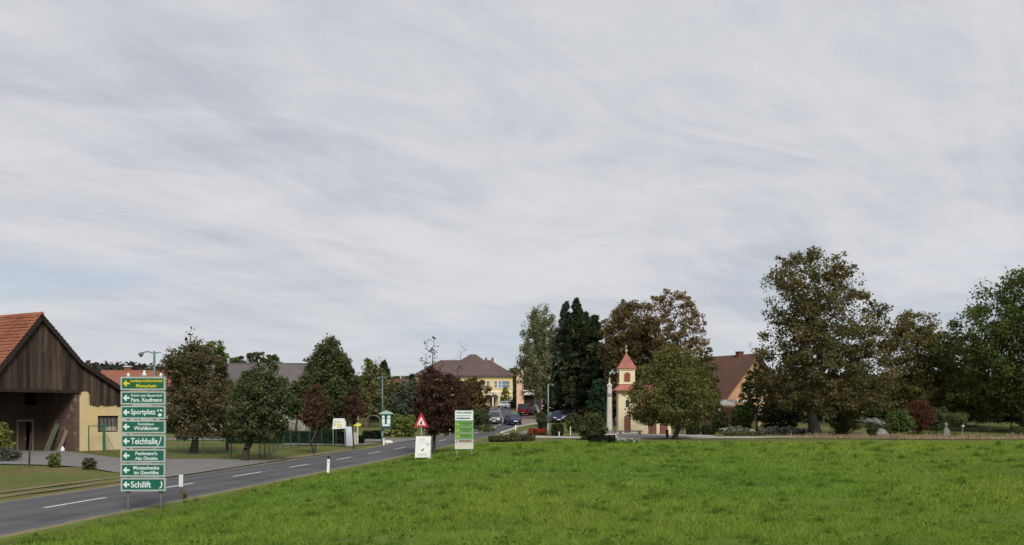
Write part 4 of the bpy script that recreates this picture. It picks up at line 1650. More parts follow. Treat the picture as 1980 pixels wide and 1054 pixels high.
def chapel():
    Y = 100.
    X = at(1211, Y)
    Z = gz(X, Y)
    root = thing('chapel', 'small yellow roadside chapel with slim bell tower and pink red pointed roof', 'chapel', (X, Y, Z))
    hw = .95
    mb = MB()
    mb.box(-hw, hw, -hw, hw, -.4, 4.75)
    mb.box(-hw - .07, hw + .07, -hw - .07, hw + .07, -.4, .45)
    mb.build('tower', M_CREAM, root)
    M_PINKR = mat('faded_red_roof', (.30, .100, .075), (.37, .14, .11), 3.5, .85, bump=.35, c3=(.24, .09, .075))
    # skirt roof between the storeys
    mb = MB()
    mb.lathe([(1.95, 4.62), (1.98, 4.72), (1.12, 5.35), (1.05, 5.36)], 4)
    mb.build('skirt_roof', M_PINKR, root)
    mb = MB()
    mb.box(-.80, .80, -.80, .80, 4.7, 7.0)
    mb.build('belfry', M_CREAM, root)
    mb = MB()
    for z0, z1, e in ((6.86, 7.02, .10), (5.36, 5.48, .06)):
        mb.box(-.80 - e, .80 + e, -.80 - e, .80 + e, z0, z1)
    mb.box(-hw - .06, hw + .06, -hw - .06, hw + .06, 4.5, 4.64)
    for sx in (-1, 1):
        for sy in (-1, 1):
            mb.box(sx * .70 - .12, sx * .70 + .12, sy * .70 - .12, sy * .70 + .12, 5.48, 6.86)
    mb.build('moulding', mat('pale_plaster', (.70, .62, .42), (.66, .57, .38), 1.5, .9), root)
    # arched louvred openings on four sides
    M_LOUV = mat('red_brown_louvre', (.20, .065, .03), (.25, .085, .04), 4, .7)
    for k in range(4):
        Mx = Matrix.Rotation(k * pi / 2, 4, 'Z')
        arch = [(-.33, 5.62), (.33, 5.62)] + [(.33 * cos(pi * i / 8), 6.3 + .33 * sin(pi * i / 8)) for i in range(9)]
        m1 = MB()
        m1.prism([(x * 1.25, 5.62 + (z - 5.62) * 1.08 - .04) for x, z in arch], -.825, -.80, 'y', Mx)
        lo = m1.build('louvre_frame', mat('pale_plaster', (.70, .62, .42)), root)
        m1 = MB()
        m1.prism(arch, -.85, -.826, 'y', Mx)
        for i in range(6):
            z = 5.70 + i * .13
            m1.box(-.30, .30, -.875, -.852, z, z + .07, Mx)
        m1.build('louvre', M_LOUV, lo)
    # door and round arched niche in the tower front
    arch = [(-.36, .05), (.36, .05)] + [(.36 * cos(pi * i / 8), 1.75 + .36 * sin(pi * i / 8)) for i in range(9)]
    fr = MB().prism([(x * 1.28, z if z < .1 else z + .09) for x, z in arch], -hw - .075, -hw - .071).build('door_surround', mat('pale_plaster', (.70, .62, .42)), root)
    MB().prism(arch, -hw - .085, -hw - .0755).build('door', mat('red_door', (.13, .05, .035), (.17, .07, .045), 5, .7, stretch=(6, 6, .5)), fr)
    arch = [(-.20, 2.9), (.20, 2.9)] + [(.20 * cos(pi * i / 8), 3.5 + .20 * sin(pi * i / 8)) for i in range(9)]
    fr = MB().prism([(x * 1.35, 2.9 + (z - 2.9) * 1.1 - .05) for x, z in arch], -hw - .03, -hw - .004).build('niche', mat('pale_plaster', (.70, .62, .42)), root)
    MB().prism(arch, -hw - .036, -hw - .0305).build('pane', M_GLASS, fr)
    # pointed tent roof with flared eaves
    mb = MB()
    mb.lathe([(1.40, 6.98), (1.42, 7.05), (1.12, 7.38), (.60, 8.02), (.08, 8.66), (.03, 8.70)], 4)
    mb.build('roof', M_PINKR, root)
    mb = MB()
    mb.lathe([(.05, 8.5), (.05, 8.80), (.12, 8.85), (.15, 8.94), (.12, 9.03), (.04, 9.08), (.03, 9.14)], 10)
    mb.box(-.025, .025, -.025, .025, 9.13, 9.62)
    mb.box(-.14, .14, -.022, .022, 9.40, 9.45)
    mb.build('cross', mat('gilt', (.42, .36, .25), rough=.5, metal=.2), root)
    # nave to the right of the tower
    nx0, nx1, ny0, ny1 = .97, 4.7, -.75, 5.0
    mb = MB()
    mb.prism([(ny0, -.4), (ny1, -.4), (ny1, 3.1), ((ny0 + ny1) / 2, 5.3), (ny0, 3.1)], nx0, nx1, 'x')
    mb.build('nave', M_CREAM, root)
    mb = MB()
    yc = (ny0 + ny1) / 2
    for s, ye in ((-1, ny0 - .35), (1, ny1 + .35)):
        mb.prism([(yc, 5.33), (ye, 2.83), (ye, 3.0), (yc, 5.5)], nx0 + .02, nx1 + .35, 'x')
    mb.build('nave_roof', M_PINKR, root)
    for x in (2.35, 3.55):
        MB().box(x + .35 - .42, x + .35 + .42, ny0 - .06, ny0 - .004, -.1, 1.75).build('door', mat('red_door', (.13, .05, .035), (.17, .07, .045), 5, .7, stretch=(6, 6, .5)), root)
    # stone steps before the tower
    for i in range(2):
        MB().box(-1.5 + .2 * i, 1.3 - .2 * i, -hw - 1.2 + .35 * i, -hw - .08, -.2 + .17 * i, .0 + .17 * i + .03 * i).build('step', M_OFFW, root)


chapel()


def column():
    Y = 91.
    X = at(1178.5, Y)
    Z = gz(X, Y)
    root = thing('shrine_column', 'pale stone column with a praying figure on top beside the chapel', 'monument', (X, Y, Z))
    M_STONE = mat('pale_stone', (.50, .46, .42), (.58, .54, .50), 2, .9, bump=.2, c3=(.40, .37, .34))
    mb = MB()
    mb.box(-.62, .62, -.62, .62, -.3, .42)
    mb.box(-.80, .80, -.80, .80, .0, .12)
    mb.build('pedestal', M_STONE, root, bevel=.02)
    mb = MB()
    mb.lathe([(.74, .42), (.72, .52), (.52, .66), (.44, .72)], 4)
    mb.build('plinth', mat('dark_stone', (.16, .13, .12), (.22, .19, .17), 3, .9), root)
    mb = MB()
    mb.lathe([(.30, .70), (.305, .85), (.285, 1.5), (.245, 3.85), (.24, 4.02)], 16)
    mb.build('shaft', M_STONE, root, smooth=True)
    mb = MB()
    mb.lathe([(.25, 4.02), (.32, 4.08), (.33, 4.15), (.29, 4.21), (.24, 4.24)], 12)
    mb.build('capital', mat('dark_stone', (.16, .13, .12)), root)
    # robed figure: one turned body with arms folded before the chest and a small head
    bm = bmesh.new()
    prof = [(.20, 4.22), (.235, 4.40), (.24, 4.65), (.215, 4.95), (.18, 5.15), (.15, 5.27), (.11, 5.36), (.062, 5.43), (.058, 5.46), (.075, 5.52), (.08, 5.60), (.065, 5.70), (.04, 5.80), (.012, 5.92)]
    n = 12
    rings = []
    for r, z in prof:
        rings.append([bm.verts.new((r * cos(2 * pi * k / n) * (1 + .06 * cos(3 * 2 * pi * k / n) * (z < 5.2)), r * .82 * sin(2 * pi * k / n) - .04 * (5.0 < z < 5.3), z)) for k in range(n)])
    for a, b in zip(rings[:-1], rings[1:]):
        for k in range(n):
            bm.faces.new((a[k], a[(k + 1) % n], b[(k + 1) % n], b[k]))
    bm.faces.new(rings[0][::-1])
    bm.faces.new(rings[-1])
    me = bpy.data.meshes.new('statue')
    bm.to_mesh(me)
    bm.free()
    me.polygons.foreach_set('use_smooth', [True] * len(me.polygons))
    me.materials.append(M_STONE)
    st = bpy.data.objects.new('statue', me)
    col.objects.link(st)
    st.parent = root
    for s in (-1, 1):
        MB().tube([(s * .175, .0, 5.23), (s * .205, -.08, 5.0), (s * .03, -.23, 5.12)], [.06, .055, .04], 8).build('arm', M_STONE, st, smooth=True)


column()
# ------------------------------------------------------------------ signs and street furniture
def text(body, parent, m, x0, x1, z0, z1, y, name='lettering', fit=True, align='c', bold=0.0):
    """flat lettering on a board: fills the height z0..z1, squeezed to the width if it is too wide"""
    cu = bpy.data.curves.new(name, 'FONT')
    cu.body = body
    cu.extrude = .004
    cu.resolution_u = 3
    if bold:
        cu.offset = bold
    ob = bpy.data.objects.new(name, cu)
    col.objects.link(ob)
    dg = bpy.context.evaluated_depsgraph_get()
    me = bpy.data.meshes.new_from_object(ob.evaluated_get(dg))
    bpy.data.objects.remove(ob)
    n = len(me.vertices)
    co = np.empty(n * 3, np.float32)
    me.vertices.foreach_get('co', co)
    co = co.reshape(n, 3)
    lo, hi = co.min(0), co.max(0)
    sz = (z1 - z0) / (hi[1] - lo[1])
    wid = (hi[0] - lo[0]) * sz
    sx = sz * min(1.0, (x1 - x0) / wid)
    wid = (hi[0] - lo[0]) * sx
    xs = {'c': (x0 + x1) / 2 - wid / 2, 'l': x0, 'r': x1 - wid}[align]
    out = np.stack([xs + (co[:, 0] - lo[0]) * sx, y - (co[:, 2] - lo[2]), z0 + (co[:, 1] - lo[1]) * sz], 1)
    me.vertices.foreach_set('co', out.astype(np.float32).ravel())
    me.update()
    me.materials.clear()
    me.materials.append(m)
    o = bpy.data.objects.new(name, me)
    col.objects.link(o)
    o.parent = parent
    return o


def shape(name, pts, m, parent, y, t=.006):
    return MB().prism(pts, y - t, y).build(name, m, parent)


M_SGREEN = mat('sign_green', (.006, .088, .056), (.012, .115, .076), 2.2, .45, stretch=(3, 1, .6), c3=(.014, .10, .07))
M_SGREY = mat('sign_frame', (.36, .41, .37), (.30, .35, .32), 5, .6, metal=.1)
M_SWHITE = mat('sign_white', (.62, .70, .67), (.55, .64, .61), 6, .5)
M_SYELL = mat('sign_yellow', (.62, .52, .03), (.55, .48, .03), 6, .5)
M_SGREEN2 = mat('sign_green_old', (.010, .085, .030), (.012, .10, .035), 3, .45)
M_RUST = mat('bracket', (.06, .055, .05), rough=.7)


def guide_sign():
    Y = 28.6
    x0, x1 = at(235, Y), at(320.5, Y)
    z0, z1 = zat(951, Y), zat(728, Y)
    W = x1 - x0
    cx = (x0 + x1) / 2
    root = thing('direction_sign', 'tall green direction sign of eight white lettered boards on two steel posts', 'road sign', (cx, Y, gz(cx, Y)), radians(1.5))
    zb, zt = z0 - gz(cx, Y), z1 - gz(cx, Y)
    for px_ in (247, 309.5):
        x = at(px_, Y) - cx
        post = MB()
        post.tube([(x, .06, -.3), (x, .06, zt + .03)], .045, 10)
        po = post.build('post', M_STEEL, root, smooth=True)
        MB().lathe([(.047, zt + .03), (.042, zt + .07), (.015, zt + .11)], 8, (x, .06)).build('cap', M_SWHITE, po)
    cap = MB()
    cap.lathe([(.05, zt + .012), (.075, zt + .06), (.035, zt + .11), (.04, zt + .15), (.015, zt + .19)], 6, (.02, .0))
    cap.build('finial', M_SWHITE, root)
    hw = W / 2
    lines = [('y', ['Landesproduktenhandel', 'Monschein']), ('w', ['Frisch vom Bauernhof', 'Fam. Kaufmann']), ('w', ['Sportplatz']), ('w', ['Ferienhaus', 'Wohlkinger']),
             ('w', ['Teichhalle']), ('w', ["Pechmann's", 'Alte Ölmühle']), ('w', ['Mostschenke', 'im Gewölbe']), ('w', ['Schilift'])]
    ph = (zt - zb) / 8
    rnd = random.Random(3)
    for i, (c, tx) in enumerate(lines):
        a = zt - (i + 1) * ph + .022
        b = zt - i * ph - .012
        f = .048
        skew = rnd.uniform(-.006, .006)
        brd = MB().box(-hw + f + skew, hw - f + skew, -.045, .0, a + f, b - f)
        panel = brd.build('board', M_SGREEN2 if c == 'y' else M_SGREEN, root)
        fr = MB()
        for xa, xb, za, zb_ in ((-hw, hw, a, a + f), (-hw, hw, b - f, b), (-hw, -hw + f, a + f, b - f), (hw - f, hw, a + f, b - f)):
            fr.box(xa + skew, xb + skew, -.055, .03, za, zb_)
        fr.build('frame', M_SGREY, panel)
        m = M_SYELL if c == 'y' else M_SWHITE
        y = -.0455
        # arrow pointing left
        ax, az, s = -hw + f + .13, (a + b) / 2, .105
        pts = [(-1, 0), (-.15, .95), (.15, .75), (-.08, .28), (.85, .28), (.85, -.28), (-.08, -.28), (.15, -.75), (-.15, -.95)]
        shape('arrow', [(ax + s * p[0], az + s * p[1]) for p in pts][::-1], m, panel, y)
        xl, xr = -hw + f + .27, hw - f - .05
        H = b - a - 2 * f
        if len(tx) == 2:
            if i == 0:
                text(tx[0], panel, m, xl - .02, xr, a + f + H * .54, a + f + H * .92, y, bold=.012)
                text(tx[1], panel, m, xl + .1, xr - .12, a + f + H * .10, a + f + H * .44, y, bold=.02)
            elif i == 1:
                text(tx[0], panel, m, xl, xr, a + f + H * .62, a + f + H * .88, y, bold=.012)
                text(tx[1], panel, m, xl, xr, a + f + H * .12, a + f + H * .50, y, bold=.02)
            elif i == 3:
                text(tx[0], panel, m, xl + .15, xr - .2, a + f + H * .64, a + f + H * .90, y, bold=.015)
                text(tx[1], panel, m, xl + .04, xr - .05, a + f + H * .06, a + f + H * .54, y, bold=.02)
            else:
                text(tx[0], panel, m, xl, xr - .02, a + f + H * .55, a + f + H * .90, y, bold=.02)
                text(tx[1], panel, m, xl, xr - .02, a + f + H * .08, a + f + H * .44, y, bold=.02)
        else:
            icon = i in (2, 4, 7)
            text(tx[0], panel, m, xl - .01, xr - (.20 if i == 2 else .14 if i == 4 else .34), a + f + H * (.14 if i == 2 else .20), a + f + H * .82, y, align='l', bold=.018)
            ix, iz = xr - .07, (a + b) / 2
            if i == 2:      # player and ball
                shape('pictogram', [(ix + .06 * cos(t), iz - .08 + .05 * sin(t)) for t in [k * pi / 4 for k in range(8)]], m, panel, y)
                shape('pictogram', [(ix - .09, iz + .09), (ix - .05, iz + .09), (ix - .03, iz + .02), (ix - .06, iz + .02)][::-1], m, panel, y)
                shape('pictogram', [(ix + .0, iz + .10), (ix + .07, iz + .07), (ix + .08, iz + .02), (ix + .0, iz + .05)][::-1], m, panel, y)
            elif i == 4:    # slanted stroke, an angling rod
                shape('pictogram', [(ix + .03, iz + .14), (ix + .055, iz + .14), (ix + .0, iz - .06), (ix - .07, iz - .15), (ix - .10, iz - .15), (ix - .025, iz - .05)], m, panel, y)
            else:           # skier
                shape('pictogram', [(ix + .02, iz + .10), (ix + .055, iz + .10), (ix + .075, iz + .0), (ix + .05, iz - .10), (ix - .02, iz - .13), (ix - .02, iz - .10), (ix + .03, iz - .07), (ix + .04, iz + .0)], m, panel, y)
        for x in (at(247, Y) - cx, at(309.5, Y) - cx):
            MB().box(x - .05, x + .05, .031, .11, a + H * .4, a + H * .4 + .06).build('clamp', M_RUST, panel)
    # bolts under the lowest board
    for x in (at(247, Y) - cx, at(309.5, Y) - cx):
        MB().box(x - .06, x + .06, -.02, .10, zb - .035, zb + .018).build('bracket', M_RUST, root)


guide_sign()


def info_sign():
    Y = 58.0
    cx = at(897.5, Y)
    root = thing('notice_board', 'white framed sign with green boards and yellow arrows standing in the meadow', 'road sign', (cx, Y, gz(cx, Y)), radians(2))
    g0 = gz(cx, Y)
    hw = 17.6 * Y / F
    zt, zb = zat(794, Y) - g0, zat(868, Y) - g0
    for s in (-1, 1):
        p = MB()
        p.tube([(s * hw * .82, .05, -.3), (s * hw * .82, .05, zt + .06)], .035, 8)
        p.build('post', mat('pale_green_post', (.22, .27, .2)), root)
    H = zt - zb
    rows_ = [(0, .255, 'w'), (.275, .415, 'g'), (.43, .585, 'g'), (.60, .735, 'g'), (.755, .835, 'b'), (.85, 1, 'p')]
    M_G = mat('leaf_green_board', (.10, .24, .045), (.13, .28, .06), 4, .5)
    M_B = mat('brown_board', (.26, .17, .13), (.34, .24, .19), 4, .6)
    M_P = mat('blank_board', (.50, .45, .40), (.56, .51, .46), 4, .7)
    rnd = random.Random(8)
    for a, b, c in rows_:
        z1, z0 = zt - a * H, zt - b * H
        m = {'w': M_SWHITE, 'g': M_G, 'b': M_B, 'p': M_P}[c]
        pn = MB().box(-hw + .04, hw - .04, -.03, .0, z0 + .012, z1 - .012).build('board', m, root)
        f = MB()
        for xa, xb, za, zb_ in ((-hw, hw, z0 - .006, z0 + .012), (-hw, hw, z1 - .012, z1 + .004), (-hw, -hw + .04, z0 + .012, z1 - .012), (hw - .04, hw, z0 + .012, z1 - .012)):
            f.box(xa, xb, -.04, .03, za, zb_)
        f.build('frame', M_SWHITE if c != 'g' else mat('green_rim', (.30, .42, .22)), pn)

        def stroke_line(zc, h, xa, xb, mm):
            # lettering too small to read in the photograph: broken strokes
            x = xa
            q = MB()
            while x < xb - .03:
                w = rnd.uniform(.03, .10)
                q.box(x, min(x + w, xb), -.034, -.0302, zc - h / 2 * rnd.uniform(.6, 1), zc + h / 2 * rnd.uniform(.6, 1))
                x += w + rnd.uniform(.012, .03)
            q.build('lettering', mm, pn)
        hh = z1 - z0
        if c == 'w':
            stroke_line(z1 - hh * .22, hh * .16, -hw + .09, hw - .09, M_BLACK)
            stroke_line(z1 - hh * .52, hh * .16, -hw + .09, hw - .09, mat('grey_print', (.30, .31, .30)))
            stroke_line(z1 - hh * .80, hh * .16, -hw + .09, hw - .14, M_BLACK)
        elif c == 'g':
            ax, az, s = -hw + .17, (z0 + z1) / 2 - .02, .075
            shape('arrow', [(ax - s, az), (ax, az - s), (ax, az - s * .4), (ax + s, az - s * .4), (ax + s, az + s * .4), (ax, az + s * .4), (ax, az + s)], M_SYELL, pn, -.0302)
            stroke_line((z0 + z1) / 2 + hh * .14, hh * .22, -hw + .32, hw - .1, mat('dark_green_print', (.015, .08, .04)))
            stroke_line((z0 + z1) / 2 - hh * .20, hh * .18, -hw + .40, hw - .2, mat('blue_green_print', (.03, .12, .12)))
        elif c == 'b':
            stroke_line((z0 + z1) / 2, hh * .4, -hw + .26, hw - .2, mat('red_brown_print', (.16, .06, .05)))
            shape('arrow', [(-hw + .12, (z0 + z1) / 2), (-hw + .2, z0 + .03), (-hw + .2, z1 - .03)], M_SWHITE, pn, -.0302)


info_sign()


def board_stand():
    Y = 57.0
    cx = at(817.5, Y)
    g0 = gz(cx, Y)
    root = thing('sandwich_board', 'white free standing advertising board on two legs beside the road', 'advertising board', (cx, Y, g0), radians(3))
    tilt = .16
    hw, zb, zt = 13.6 * Y / F, .13, 1.42

    def P(x, z, y=0):
        return (x + .05 * (z - .7), y + tilt * z * .5, z)
    for s in (-1, 1):
        MB().tube([P(s * hw, 0), P(s * hw, zt + .02)], .035, 6).build('leg', M_WHITE, root)
        MB().tube([(s * hw + .03, .62, 0), P(s * hw * .95, zt - .05, .03)], .03, 6).build('leg', M_WHITE, root)
    b = MB()
    b.add([P(-hw + .02, zb, -.03), P(hw - .02, zb, -.03), P(hw - .02, zt, -.03), P(-hw + .02, zt, -.03), P(-hw + .02, zb, .01), P(hw - .02, zb, .01), P(hw - .02, zt, .01), P(-hw + .02, zt, .01)],
          [(0, 1, 2, 3), (7, 6, 5, 4), (0, 4, 5, 1), (2, 6, 7, 3), (1, 5, 6, 2), (0, 3, 7, 4)])
    panel = b.build('panel', mat('poster_white', (.70, .70, .68), (.66, .66, .63), 3, .6), root)
    M_GP = mat('faint_print', (.44, .47, .45))

    def mark(name, pts, m):
        q = MB()
        n = len(pts)
        q.add([P(x, z, -.038) for x, z in pts] + [P(x, z, -.0315) for x, z in pts], [tuple(range(n)), tuple(range(2 * n - 1, n - 1, -1))] + [(i, i + n, (i + 1) % n + n, (i + 1) % n) for i in range(n)])
        q.build(name, m, panel)
    for k in range(7):      # pale arch of lettering and the dark emblem beneath
        t = pi * (.12 + .76 * k / 6)
        x, z = -.28 * cos(t), .78 + .30 * sin(t)
        mark('print', [(x - .03, z - .03), (x + .03, z - .03), (x + .03, z + .03), (x - .03, z + .03)], M_GP)
    mark('emblem', [(-.09, .55), (-.02, .50), (.06, .60), (.09, .70), (.02, .67), (-.05, .62)], mat('dark_print', (.10, .11, .12)))
    mark('emblem', [(.26, .88), (.33, .86), (.34, 1.02), (.28, 1.04)], mat('blue_grey_print', (.22, .25, .30)))
    for k in range(3):
        mark('print', [(-.30, .36 - .07 * k), (.30, .36 - .07 * k), (.30, .39 - .07 * k), (-.30, .39 - .07 * k)], M_GP)
    for k in range(2):
        mark('print', [(-.26, 1.26 - .07 * k), (.1, 1.26 - .07 * k), (.1, 1.29 - .07 * k), (-.26, 1.29 - .07 * k)], M_GP)


board_stand()


def warning_sign():
    Y = 62.0
    cx = at(814.5, Y)
    g0 = gz(cx, Y)
    root = thing('warning_sign', 'red bordered triangular warning sign on a thin post behind the white board', 'road sign', (cx, Y, g0))
    zc = zat(826, Y) - g0
    MB().tube([(0, .04, -.3), (0, .04, zc + .9)], .035, 8).build('post', M_STEEL, root, smooth=True)
    a = .50
    M_RED = mat('sign_red', (.40, .022, .035), (.34, .02, .03), 4, .5)

    def tri(s, dz, y0, y1, m, name, par):
        cz = zc + .30
        pts = [(-a * s, cz - .30 * s), (a * s, cz - .30 * s), (a * s * .08, cz + .64 * s), (-a * s * .08, cz + .64 * s)]
        return MB().prism(pts, y0, y1).build(name, m, par)
    pl = tri(1.0, 0, -.02, .0, M_RED, 'plate', root)
    tri(.58, 0, -.026, -.0205, mat('sign_pale', (.68, .62, .58)), 'field', pl)
    # dark working figure with a heap
    cz = zc + .22
    fig = [(-.10, cz - .06), (-.03, cz - .06), (.0, cz + .03), (.03, cz - .06), (.09, cz - .06), (.05, cz + .07), (.06, cz + .16), (.0, cz + .18), (-.05, cz + .10), (-.12, cz + .04), (-.10, cz + .02), (-.04, cz + .05)]
    MB().prism(fig, -.031, -.0265).build('pictogram', M_BLACK, pl)
    MB().prism([(.045 + .035 * cos(k * pi / 4), cz + .215 + .035 * sin(k * pi / 4)) for k in range(8)], -.031, -.0265).build('pictogram', M_BLACK, pl)
    MB().prism([(-.22, cz - .065), (-.12, cz - .065), (-.17, cz + .0)], -.031, -.0265).build('pictogram', mat('print_green', (.05, .14, .10)), pl)


warning_sign()

# small white and red board on a short post behind the triangle
Y = 70.0
cx = at(826.5, Y)
r = thing('small_sign', 'small white and red board half hidden right of the warning triangle', 'sign', (cx, Y, gz(cx, Y)))
zc = zat(833, Y) - gz(cx, Y)
MB().tube([(0, .03, -.2), (0, .03, zc + .2)], .03, 6).build('post', M_STEEL, r)
pl = MB().box(-.26, .26, -.02, .0, zc - .2, zc + .24).build('plate', M_WHITE, r)
MB().box(.02, .24, -.026, -.0205, zc - .12, zc + .12).build('red_field', mat('faded_red', (.50, .14, .12)), pl)


def delineator(px, Y, h, label, kind, tilt=0.0):
    x = at(px, Y)
    root = thing('delineator_post', label, 'marker post', (x, Y, gz(x, Y)), 0, 'marker posts along the road')
    root.rotation_euler = (0, tilt, 0)
    w = .065
    pts = [(-w, -.045), (w, -.045), (w * .8, .045), (-w * .8, .045)]
    if kind == 'wood':
        MB().prism(pts, -.25, h * .50, 'z').build('post', mat('weathered_post', (.10, .085, .065), (.15, .125, .10), 5, .9), root)
        MB().prism([(a * 1.05, b * 1.05) for a, b in pts], h * .501, h, 'z').build('sleeve', M_WHITE, root)
    else:
        p = MB().prism(pts, -.25, h * .84, 'z').build('post', M_WHITE, root)
        MB().prism(pts, h * .8405, h * .93, 'z').build('band', M_BLACK, root)
        MB().prism([(a * .9, b * .9) for a, b in pts], h * .9305, h, 'z').build('cap', M_BLACK, root)
        MB().box(-.03, .03, -.052, -.0455, h * .6, h * .74).build('reflector', mat('reflector', (.45, .47, .5), rough=.2), p)


delineator(350.5, 32.4, .84, 'marker post with weathered wooden foot and white top, right of the direction sign', 'wood')
delineator(634.5, 46.0, .84, 'white marker post with black cap alone at the roadside edge of the meadow', 'cap', .04)
delineator(871, 104.0, .95, 'pale leaning marker post across the road left of the green meadow sign', 'plain', -.10)
delineator(997, 113.5, .80, 'white marker post at the kerb in front of the dark blue car', 'plain')
delineator(742, 79.6, .72, 'white marker post at the foot of the lamp post with the notice case', 'plain')


def lamp(px, Y, top_py, label, arm=None, case=False, collar=False):
    x = at(px, Y)
    g0 = gz(x, Y)
    root = thing('street_lamp', label, 'street lamp', (x, Y, g0), 0, 'street lamps along the road')
    H = zat(top_py, Y) - g0
    p = MB()
    p.tube([(0, 0, -.3), (0, 0, 1.3)], .11 if not collar else .13, 10)
    p.tube([(0, 0, 1.3), (0, 0, H)], [.08, .06], 10)
    po = p.build('pole', M_TURQ if not collar else mat('pale_lamp_post', (.16, .20, .19), (.20, .24, .22), 3, .5), root, smooth=True)
    d = arm or -.7
    m = MB()
    m.tube([(0, 0, H - .12), (d * .5, 0, H - .02), (d, 0, H - .1)], .03, 8)
    m.build('arm', M_TURQ, root)
    h = MB()
    h.lathe([(.02, 0), (.13, -.05), (.14, -.11), (.08, -.22), (.03, -.26)], 10, M=Matrix.Translation((d, 0, H - .06)))
    h.build('lamp_head', mat('lamp_grey', (.12, .13, .14)), root, smooth=True)
    if d < 0 and arm:
        m = MB()
        m.tube([(0, 0, H - .12), (.25, 0, H - .06), (.36, 0, H - .1)], .025, 8)
        m.build('arm', M_TURQ, root)
    return root


lamp(298.5, 50.0, 679, 'turquoise street lamp rising behind the direction sign', -.72)
lamp(739.5, 82.0, 728, 'street lamp pole carrying the roofed notice case by the side road', -.35)
lamp(1060, 96.0, 742, 'pale street lamp standing between the clipped shrubs at the parking entrance', .45, collar=True)


def notice_case():
    Y = 81.75
    cx = at(747, Y)
    g0 = gz(cx, Y)
    root = thing('notice_case', 'dark green roofed notice case with white sheets on the lamp pole', 'notice case', (cx, Y, g0))
    hw, z0, z1 = .46, zat(829, Y) - g0, zat(801, Y) - g0
    M_D = mat('dark_teal', (.012, .055, .05), (.018, .07, .062), 3, .5)
    b = MB().box(-hw, hw, -.10, .10, z0, z1).build('case', M_D, root)
    rf = MB()
    rf.prism([(-hw - .16, z1 + .002), (hw + .16, z1 + .002), (hw + .10, z1 + .10), (0, z1 + .34), (-hw - .10, z1 + .10)], -.22, .18)
    rf.build('roof', mat('pale_teal', (.30, .42, .38), (.36, .48, .44), 3, .6), root)
    hh = z1 - z0
    for xa, xb, a, c in ((-.36, -.14, .74, .90), (-.36, -.12, .34, .70), (.10, .36, .72, .90), (.06, .36, .34, .68), (-.34, .32, .18, .31)):
        MB().box(xa, xb, -.108 - .002 * (a < .2), -.1005, z0 + a * hh, z0 + c * hh).build('sheet', mat('paper', (.68, .74, .72), (.60, .68, .66), 8), b)
    MB().box(-.02, .02, -.115, -.1105, z0 + .5 * hh, z0 + .95 * hh).build('divider', M_D, b)


notice_case()


def small_roadside():
    # white advertising pylon and signboard on the left verge
    Y = 77.5
    x = at(675.5, Y)
    r = thing('pylon', 'tall white slab standing on the verge beside the thin red leaved tree', 'pylon', (x, Y, gz(x, Y)), radians(8))
    MB().box(-.27, .27, -.09, .09, -.2, 1.62).build('slab', mat('cool_white', (.60, .64, .72), (.66, .70, .78), 2, .6), r, bevel=.015)
    MB().box(-.29, .29, -.11, .11, -.2, .10).build('foot', M_OFFW, r)
    Y = 79
    x = at(655.5, Y)
    r = thing('signboard', 'white signboard with yellow print on two grey posts left of the white slab', 'signboard', (x, Y, gz(x, Y)))
    g0 = gz(x, Y)
    for s in (-1, 1):
        MB().tube([(s * .5, .04, -.2), (s * .5, .04, zat(812, Y) - g0)], .035, 6).build('post', M_STEEL, r)
    z0, z1 = zat(830, Y) - g0, zat(809, Y) - g0
    b = MB().prism([(-.58, z0), (.58, z0 + .06), (.60, z1), (-.46, z1)], -.03, 0).build('board', M_WHITE, r)
    q = MB()
    for i, (xx, zz, w, h) in enumerate(((-.05, .34, .16, .30), (.18, .30, .12, .36), (-.02, .68, .34, .10))):
        q.box(xx - w / 2, xx + w / 2, -.036 - .002 * i, -.0305, z0 + (z1 - z0) * zz - h / 2, z0 + (z1 - z0) * zz + h / 2)
    q.build('print', mat('yellow_print', (.55, .52, .08)), b)
    q = MB()
    for i in range(4):
        q.box(-.46, -.22, -.035, -.0305, z0 + .3 + i * .11, z0 + .34 + i * .11)
    q.build('print', mat('grey_print', (.30, .31, .30)), b)
    Y = 80.5
    x = at(691.5, Y)
    r = thing('yellow_sign', 'small yellow direction arrow on a pale post beside the dark clipped bush', 'sign', (x, Y, gz(x, Y)))
    g0 = gz(x, Y)
    MB().tube([(0, .03, -.2), (0, .03, zat(805, Y) - g0)], .055, 8).build('post', M_OFFW, r)
    zc = zat(821.5, Y) - g0
    MB().prism([(-.36, zc + .10), (-.30, zc - .12), (.22, zc - .12), (.34, zc + .04), (.22, zc + .12)], -.03, 0).build('plate', mat('bright_yellow', (.62, .60, .06)), r)
    # beige stone post
    Y = 79.5
    x = at(686.5, Y)
    r = tag(MB().prism([(-.15, -.15), (.15, -.15), (.15, .15), (-.15, .15)], -.2, 1.05, 'z').build('stone_post', mat('beige_stone', (.42, .38, .31), (.36, .32, .26), 4, .9), bevel=.02),
            'beige stone gate post right of the tall white slab', 'stone post')
    r.location = (x, Y, gz(x, Y))
    Y = 82.4
    x = at(750.5, Y)
    bm = MB()
    bm.lathe([(.42, 0), (.46, .1), (.38, .24), (.20, .32), (.05, .34)], 9)
    o = tag(bm.build('white_stone', mat('white_stone', (.52, .50, .46), (.60, .58, .54), 4, .9)), 'pale stone lying on the verge beside the lamp post', 'stone')
    o.location = (x, Y, gz(x, Y) - .03)


small_roadside()


